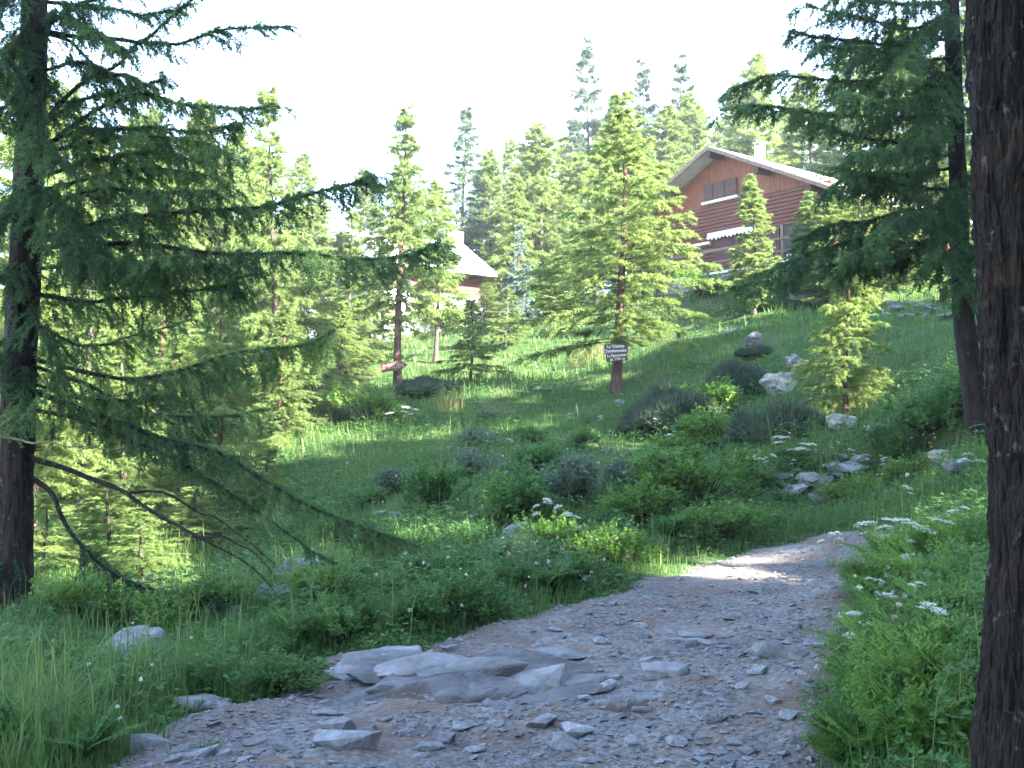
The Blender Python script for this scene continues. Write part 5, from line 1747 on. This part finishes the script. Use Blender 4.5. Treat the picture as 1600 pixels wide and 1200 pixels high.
def umbel_mesh(seed, stems, ht, disc, dome=.3):
    global rng
    keep, rng = rng, np.random.default_rng(seed)
    sp = Soup()
    for s in range(stems):
        a = rng.uniform(0, 6.28)
        lean = rng.uniform(.05, .35) * ht
        h = ht * rng.uniform(.72, 1.1)
        t = np.linspace(0, 1, 6)
        pts = np.stack([math.cos(a) * lean * t ** 1.5, math.sin(a) * lean * t ** 1.5, h * t], 1)
        sp.add(strip_tris(pts[:-1], pts[1:] + (pts[1:] - pts[:-1]) * .3, .010, 0), .4, 1)
        top = pts[-1]
        R_ = disc * rng.uniform(.6, 1.1)
        nr = 24
        ph = np.arange(nr) * 2.39996 + a
        rr = np.sqrt((np.arange(nr) + .5) / nr) * R_
        tl_ = unit(np.array([math.cos(a) * .3, math.sin(a) * .3, 1.0]))
        ends = top + np.stack([np.cos(ph) * rr, np.sin(ph) * rr, R_ * .35 + dome * R_ * (1 - (rr / R_) ** 2) + rng.normal(size=nr) * .08 * R_], 1)
        ends[:, 2] += (ends[:, 0] - top[0]) * -tl_[0] + (ends[:, 1] - top[1]) * -tl_[1]
        sp.add(strip_tris(np.repeat(top[None], nr, 0), ends, .003, .0), .5, 1)
        K = 13
        q = np.repeat(ends, K, 0) + rng.normal(size=(nr * K, 3)) * np.array([.15, .15, .05]) * R_
        dv = unit(rand_unit(len(q)) * np.array([1, 1, .4]) + np.array([0, 0, .15]))
        sd2 = unit(np.cross(dv, [0, 0, 1.0]) + rng.normal(size=dv.shape) * .2)
        ls = np.full((len(q), 1), R_ * .16)
        sp.add(leaf_tris(q, dv, sd2, ls, ls * .9), np.tile(rng.uniform(.3, .9, len(q)), 2), 0)
        # a pair of cut leaves on the stem
        for lf in range(3):
            z = rng.uniform(.1, .65)
            b0 = np.array([math.cos(a) * lean * z ** 1.5, math.sin(a) * lean * z ** 1.5, h * z])
            an = rng.uniform(0, 6.28)
            d0 = np.array([math.cos(an), math.sin(an), .35])
            m_ = 14
            bp = b0 + d0 * (np.linspace(.1, 1, m_) * ht * .28)[:, None]
            ld = unit(d0 * .6 + rng.normal(size=(m_, 3)) * .6)
            sp.add(leaf_tris(bp, ld, unit(np.cross(ld, [0, 0, 1.0])), np.full((m_, 1), .06 * ht + .01), np.full((m_, 1), .028 * ht)), .5, 2)
    me = sp.mesh('umbel', [M['white_petal'], M['stem'], M['leaf_bright']])
    rng = keep
    return me

def tuft_mesh(seed, n, h, r, mat):
    global rng
    keep, rng = rng, np.random.default_rng(seed)
    a = rng.uniform(0, 6.28, n); q = np.sqrt(rng.uniform(0, 1, n)) * r
    T = blades(q * np.cos(a), q * np.sin(a), np.zeros(n), h * rng.uniform(.5, 1.15, n), np.full(n, .012), .6, True)
    sp = Soup(); sp.add(T, np.tile(.5 + rng.normal(size=n) * .2, 3), 0)
    me = sp.mesh('tuft', [M[mat]])
    rng = keep
    return me

# unit meshes: about 1 m wide and 0.8 m high
BUSH = {'g': [bush_mesh(31 + k, 3600, .055, .5, .8, 7, 'leaf') for k in range(3)],
        'l': [bush_mesh(41 + k, 3400, .058, .5, .8, 7, 'leaf_bright') for k in range(3)],
        'w': [bush_mesh(51 + k, 3600, .060, .5, .8, 7, 'leaf_grey') for k in range(2)],
        'j': [juniper_mesh(61 + k) for k in range(3)],
        'f': [fern_mesh(71 + k) for k in range(3)],
        'h': [fern_mesh(81 + k, 11, .5, 'leaf') for k in range(2)],
        'd': [tuft_mesh(91 + k, 130, .6, .32, 'dry_grass') for k in range(2)],
        't': [tuft_mesh(95 + k, 150, .6, .30, 'grass') for k in range(2)]}
UMB = [umbel_mesh(101 + k, 3 + k % 3, .62, .085) for k in range(5)]

def placed(base, spots, rows):
    """a label for every spot: its row counted from the viewer, then its place in that row"""
    order = sorted(range(len(spots)), key=lambda k: -spots[k][1])
    names = ['nearest row', 'second row', 'third row', 'fourth row', 'fifth row'][:rows - 1] + ['farthest row']
    rank = ['leftmost', 'second from left', 'third from left', 'fourth from left', 'fifth from left', 'sixth from left', 'seventh from left', 'eighth from left']
    out = {}
    cuts = np.array_split(np.array(order), rows)
    for nm, row in zip(names, cuts):
        row = sorted(row, key=lambda k: spots[k][0])
        for c, k in enumerate(row):
            out[int(k)] = '%s, %s, %s' % (base, nm, 'rightmost' if c == len(row) - 1 and c else rank[c])
    return [out[k] for k in range(len(spots))]

def plant(kind, px, py, w_px, label, h_ratio=1.0, group=None, name=None, cat='shrub'):
    g = G(px, py)
    w = w_px / 1600 * g[1]
    me = random.choice(BUSH[kind])
    nm = name or {'g': 'leafy_shrub', 'l': 'leafy_shrub', 'w': 'willow_shrub', 'j': 'juniper_shrub', 'f': 'fern_plant', 'h': 'fern_plant', 'd': 'grass_tuft', 't': 'grass_tuft'}[kind]
    o = link(nm, me, None, (g[0], g[1], g[2] - .02), rng.uniform(0, 6.28))
    s = w / (2.0 if kind == 'j' else 0.88 if kind in 'glw' else .62 if kind in 'fh' else .9)
    o.scale = (s, s, s * h_ratio * (rng.uniform(.55, .8) if kind in 'glw' else 1))
    tag(o, label, cat, group)
    return o

plant('l',1095,466,80,'leafy shrub under the terrace corner of the red house')
plant('g',1150,458,80,'leafy shrub at the foot of the terrace wall of the red house')
plant('l',1210,455,80,'leafy shrub below the white pot on the terrace')
# shrubs that can be told apart
plant('l',1108,655,120,'bright green shrub between the two dark junipers on the slope')
plant('l',1120,705,140,'bright green shrub below the dark juniper and left of the cream flowers')
plant('g',775,835,190,'dark green dense bush above the grey rock and white umbels')
plant('l',1085,800,210,'broad fresh green bush above the path in the middle bank')
plant('l',1010,820,150,'fresh green bush left of the broad fresh green bush')
plant('w',905,790,150,'greyish willow bush in the centre of the bank')
plant('g',690,800,140,'green bush behind the end of the long drooping bough')
plant('l',668,765,70,'yellow green bush on the bank above the bough tip')
plant('w',735,745,90,'grey green bush below the yellowish flat stone')
plant('g',850,740,110,'low green shrub on the middle slope under the young larch')
plant('w',980,770,110,'grey green willow below the small pile of pale stones')
plant('g',725,975,170,'dark dense herb clump at the path edge with pink clover')
plant('g',545,1010,150,'tall dark bush at the bank corner left of the path')
plant('l',500,960,130,'light green bush standing before the pale boulder')
plant('g',430,1085,150,'green bush at the left end of the bedrock slab')
plant('g',600,900,130,'green bush under the tip of the long drooping bough')
plant('l',880,880,120,'low light green herbs right of the grey rock among umbels')
plant('g',1450,680,160,'dark leafy shrub on the slope left of the slim larch')
plant('g',1500,650,110,'leafy shrub directly beside the slim larch trunk')
plant('g',1400,730,110,'leafy shrub below the pointed grey boulder')
plant('l',1340,800,120,'light green herbs between the slate heap and the path bend')
plant('l',1420,770,110,'light green shrub in front of the pale mossy rock')
plant('l',1120,850,150,'low light green herbs along the far edge of the path')
plant('l',580,668,130,'pale sunlit shrub below the arrow sign')
plant('g',530,670,90,'small sunlit shrub at the left border of the meadow')
plant('w',770,470,120,'sunlit shrub in front of the white chalet wall',1.0)
plant('l',700,520,110,'yellow green sunlit shrub at the foot of the white chalet')
plant('l',860,500,120,'sunlit shrub at the meadow top left of the two board larch')
plant('l',260,985,130,'glowing yellow green bush behind the white boulders')
plant('l',340,960,130,'glowing bush left of the shadowed boulder')
plant('l',140,975,130,'bright green clump at the foot of the left larch')
plant('g',60,1070,150,'dark grass green bush in the lower left corner behind tall grass')
plant('g',180,1100,150,'dark green herbs below the white boulders')
plant('g',330,1085,120,'green herbs right behind the flat rock at the path edge')
plant('l',960,890,130,'light green herbs above the left edge of the path bend')
plant('g',800,930,130,'dark green herbs at the left path edge below the grey rock')
plant('g',640,985,130,'green herbs by the path left of the dark dense clump')
plant('j',1055,668,150,'dark olive juniper mound left of the bright green shrubs',1.5)
plant('j',1160,612,110,'dark juniper between the upright boulder and the lichen boulder',1.5)
plant('j',1215,690,150,'wide dark juniper mound below the big lichen boulder',1.4)
plant('j',1000,672,70,'flat juniper patch right of the sign larch foot',.8)
plant('j',670,615,110,'grey green juniper mat right of the arrow sign trunk',.8)
plant('j',1180,555,60,'small juniper next to the upright grey boulder',.9)
plant('j',1290,640,80,'dark juniper under the sun spotted young larch',.9)
plant('d',1335,640,90,'sunlit yellow grass tuft under the sun spotted larch',1.0,cat='grass')
plant('d',1380,610,70,'sunlit pale grass tuft right of the sun spotted larch',1.1,cat='grass')
plant('d',930,568,60,'straw coloured sunlit grass left of the two board sign',1.2,cat='grass')
plant('d',905,575,40,'small straw coloured tuft beside the larger straw grass',1.0,cat='grass')
plant('d',700,640,70,'reddish dry grass on the sunlit meadow strip',1.0,cat='grass')
plant('d',1010,868,70,'dry reddish grass on the bank above the path bend',1.0,cat='grass')
plant('t',1290,730,70,'green grass tuft on top of the slate heap',.8,cat='grass')
plant('t',1072,1012,34,'small grass tuft growing on the rock strip in the path',.6,cat='grass')
plant('t',957,1062,30,'tiny grass tuft beside a stone in the middle of the path',.6,cat='grass')
plant('t',500,1072,60,'grass tuft with herbs at the left tip of the bedrock slab',.8,cat='grass')
plant('t',330,1175,60,'grass tuft among flat stones in the lower left corner of the path',.7,cat='grass')
plant('t',1285,1075,40,'sparse grass at the right edge of the path',.8,cat='grass')

SPOTS = [(640,850,120,'g'),(720,870,130,'g'),(800,800,110,'l'),(860,830,110,'g'),(940,840,120,'g'),(1040,760,120,'g'),(1140,780,110,'l'),(1180,760,90,'g'),(740,700,80,'w'),(900,700,90,'g'),(1050,720,90,'l'),
                      (620,770,90,'w'),(560,790,90,'g'),(540,850,100,'g'),(1230,800,80,'g'),(1190,840,80,'l'),(790,765,90,'w'),(830,690,60,'g'),(760,660,50,'w'),(1000,880,90,'g'),(680,940,110,'l'),(600,950,110,'g'),(750,900,110,'g'),(1240,720,70,'g')]
for (a, b, w, kd), lab_ in zip(SPOTS, placed('low leafy shrub mixed into the green bank', SPOTS, 4)):
    plant(kd, a, b, w, lab_, rng.uniform(.7, 1.0), 'leafy shrubs on the bank')

# feathery foliage on the right bank and herbs on the left bank: look-alikes
SPOTS = [(1345,1185,140),(1420,1195,170),(1500,1190,160),(1370,1130,150),(1440,1120,170),(1510,1120,150),(1350,1085,110),(1400,1065,150),(1470,1060,160),
                  (1530,1060,140),(1370,1020,90),(1430,1005,140),(1500,1000,150),(1310,1195,80),(1390,965,110),(1460,950,140),(1530,950,120),(1560,1180,160),
                  (1350,930,80),(1410,905,110),(1480,900,120),(1540,880,110),(1340,1045,80)]
for (a, b, w), lab_ in zip(SPOTS, placed('feathery bright green plant on the right bank', SPOTS, 5)):
    plant('f', a, b, w * 1.1, lab_, rng.uniform(.8, 1.1), 'feathery plants on the right bank', cat='plant')
SPOTS = [(480,1010,100),(560,990,110),(620,940,100),(690,930,110),(760,905,100),(840,930,90),(900,915,90),(660,870,90),(540,930,90),(380,1040,90),(250,1075,100),(110,1120,110),(40,1170,130),(130,1185,120),(950,860,80),(1050,850,80)]
for (a, b, w), lab_ in zip(SPOTS, placed('feathery dark herb on the bank left of the path', SPOTS, 4)):
    plant('h', a, b, w * 1.1, lab_, rng.uniform(.8, 1.1), 'feathery herbs on the left bank', cat='plant')

# white umbels
def umbel(px, py, top_py, label, group=None, wide=1.0):
    g = G(px, py)
    h = P(px, top_py, g[1])[2] - g[2]
    o = link('umbel_plant', random.choice(UMB), None, (g[0], g[1], g[2] - .02), rng.uniform(0, 6.28))
    s = max(h, .12) / .66
    o.scale = (s * wide, s * wide, s)
    tag(o, label, 'flower', group)
umbel(852, 860, 785, 'tall pair of flat white umbels standing above the grey rock', wide=.75)
umbel(884, 862, 786, 'tall white umbel right of the tall pair above the grey rock', wide=.75)
umbel(1232, 735, 680, 'cream flowered umbel cluster left of the sun dappled boulder', wide=1.6)
umbel(1255, 735, 690, 'cream flowered umbel beside the cream cluster nearer the boulder', wide=1.5)
umbel(1372, 905, 815, 'large white umbel leaning over the right path edge at the bend', wide=1.5)
umbel(1405, 915, 818, 'white umbels right of the large leaning umbel at the bend', wide=1.3)
umbel(1300, 895, 828, 'thin long stemmed umbel hanging over the far path bend', wide=.8)
umbel(1452, 1060, 948, 'single bright white umbel alone on the dark right bank', wide=1.0)
umbel(1512, 760, 705, 'pale umbel just left of the thick furrowed trunk', wide=1.3)
umbel(1540, 620, 575, 'pale umbel between the slim larch and the thick trunk', wide=1.2)
umbel(626, 680, 634, 'white flowers in the sunlit meadow strip below the arrow sign', wide=1.3)
umbel(648, 672, 640, 'white flowers right of the other white flowers below the arrow sign', wide=1.2)
umbel(1048, 700, 672, 'small white umbels below the dark juniper mound', wide=1.2)
umbel(940, 668, 650, 'small flat white umbel left of the reddish earth under the sign larch', wide=1.2)
SPOTS = [(1185,745,708),(1205,752,712),(1330,735,702),(1352,742,708),(1385,752,716),(1405,760,720),(1425,765,722),(1300,722,698),(1278,725,700),(1240,748,718),(1440,745,712),(1375,775,740),(1345,790,752),(1415,800,760),(1170,735,706),(1310,712,690)]
for (a, b, t), lab_ in zip(SPOTS, placed('small white umbels near the slate heap', SPOTS, 3)):
    umbel(a, b, t, lab_, 'umbels around the slate heap', 1.0)
SPOTS = [(790,880,838),(815,885,845),(805,895,858),(770,870,836),(640,905,858),(700,890,850),(905,865,822),(985,850,815),(835,880,838)]
for (a, b, t), lab_ in zip(SPOTS, placed('low white umbels around the grey bank rock', SPOTS, 2)):
    umbel(a, b, t, lab_, 'umbels on the left bank', .95)
SPOTS = [(1345,1040,985),(1425,1000,948),(1385,1010,965),(1440,920,862),(1480,900,850),(1365,985,935),(1330,1090,1025),(1500,880,830),(1425,960,905)]
for (a, b, t), lab_ in zip(SPOTS, placed('fading cream umbels on the right bank', SPOTS, 2)):
    umbel(a, b, t - 34, lab_, 'umbels on the right bank', .95)

# tiny flowers nobody could count
sp = Soup()
def florets(n, boxpx, mat, size):
    for k in range(n):
        a, b = rng.uniform(boxpx[0], boxpx[2]), rng.uniform(boxpx[1], boxpx[3])
        g = G(a, b)
        if g[1] < 18 and path_dist(np.array([g[0]]), np.array([g[1]]))[0] > -.08:
            continue
        h = rng.uniform(.15, .42)
        top = g + np.array([rng.normal() * .04, rng.normal() * .04, h])
        sp.add(strip_tris(g[None], top[None], .005, 0), .4, 3)
        r = size * rng.uniform(.7, 1.2)
        q = rand_unit(16)
        dv = unit(q + np.array([0, 0, .3]))
        sp.add(leaf_tris(top + q * r * .25, dv, unit(np.cross(dv, rand_unit(16))), np.full((16, 1), r), np.full((16, 1), r * .6)), rng.uniform(.2, .9), mat)
florets(24, (640, 930, 800, 1005), 0, .016)
florets(26, (560, 900, 780, 960), 1, .020)
florets(40, (780, 880, 1060, 960), 1, .018)
florets(16, (480, 900, 1050, 1000), 0, .013)
florets(30, (1260, 900, 1420, 1040), 1, .018)
florets(18, (1260, 880, 1460, 1040), 0, .018)
florets(36, (520, 690, 1000, 860), 0, .022)
florets(26, (1060, 600, 1480, 800), 0, .022)
florets(20, (1350, 700, 1500, 780), 2, .022)
florets(12, (60, 1040, 420, 1180), 0, .013)
wild = link('wildflowers', sp.mesh('wildflowers', [M['white_petal'], M['pink_petal'], M['yellow_petal'], M['stem']]))
tag(wild, kind='stuff')

# ------------------------------------------------------------------ added volume veil, its pale wash stands in for camera bloom
m = bpy.data.materials.new('bloom_veil_volume'); m.use_nodes = True
m.node_tree.nodes.clear()
pv = m.node_tree.nodes.new('ShaderNodeVolumePrincipled')
pv.inputs['Density'].default_value = 0.0006
pv.inputs['Color'].default_value = (0.92, 0.95, 1.0, 1)
pv.inputs['Anisotropy'].default_value = 0.0
mo = m.node_tree.nodes.new('ShaderNodeOutputMaterial')
m.node_tree.links.new(pv.outputs[0], mo.inputs['Volume'])
zl, zh = float(GZ.min()) - 1.0, float(GZ.max()) + 30.0
b = BM(); b.box(-184, 194, -64, 334, zl, zh)
hz = b.build('bloom_veil', m, None)
tag(hz, kind='stuff')
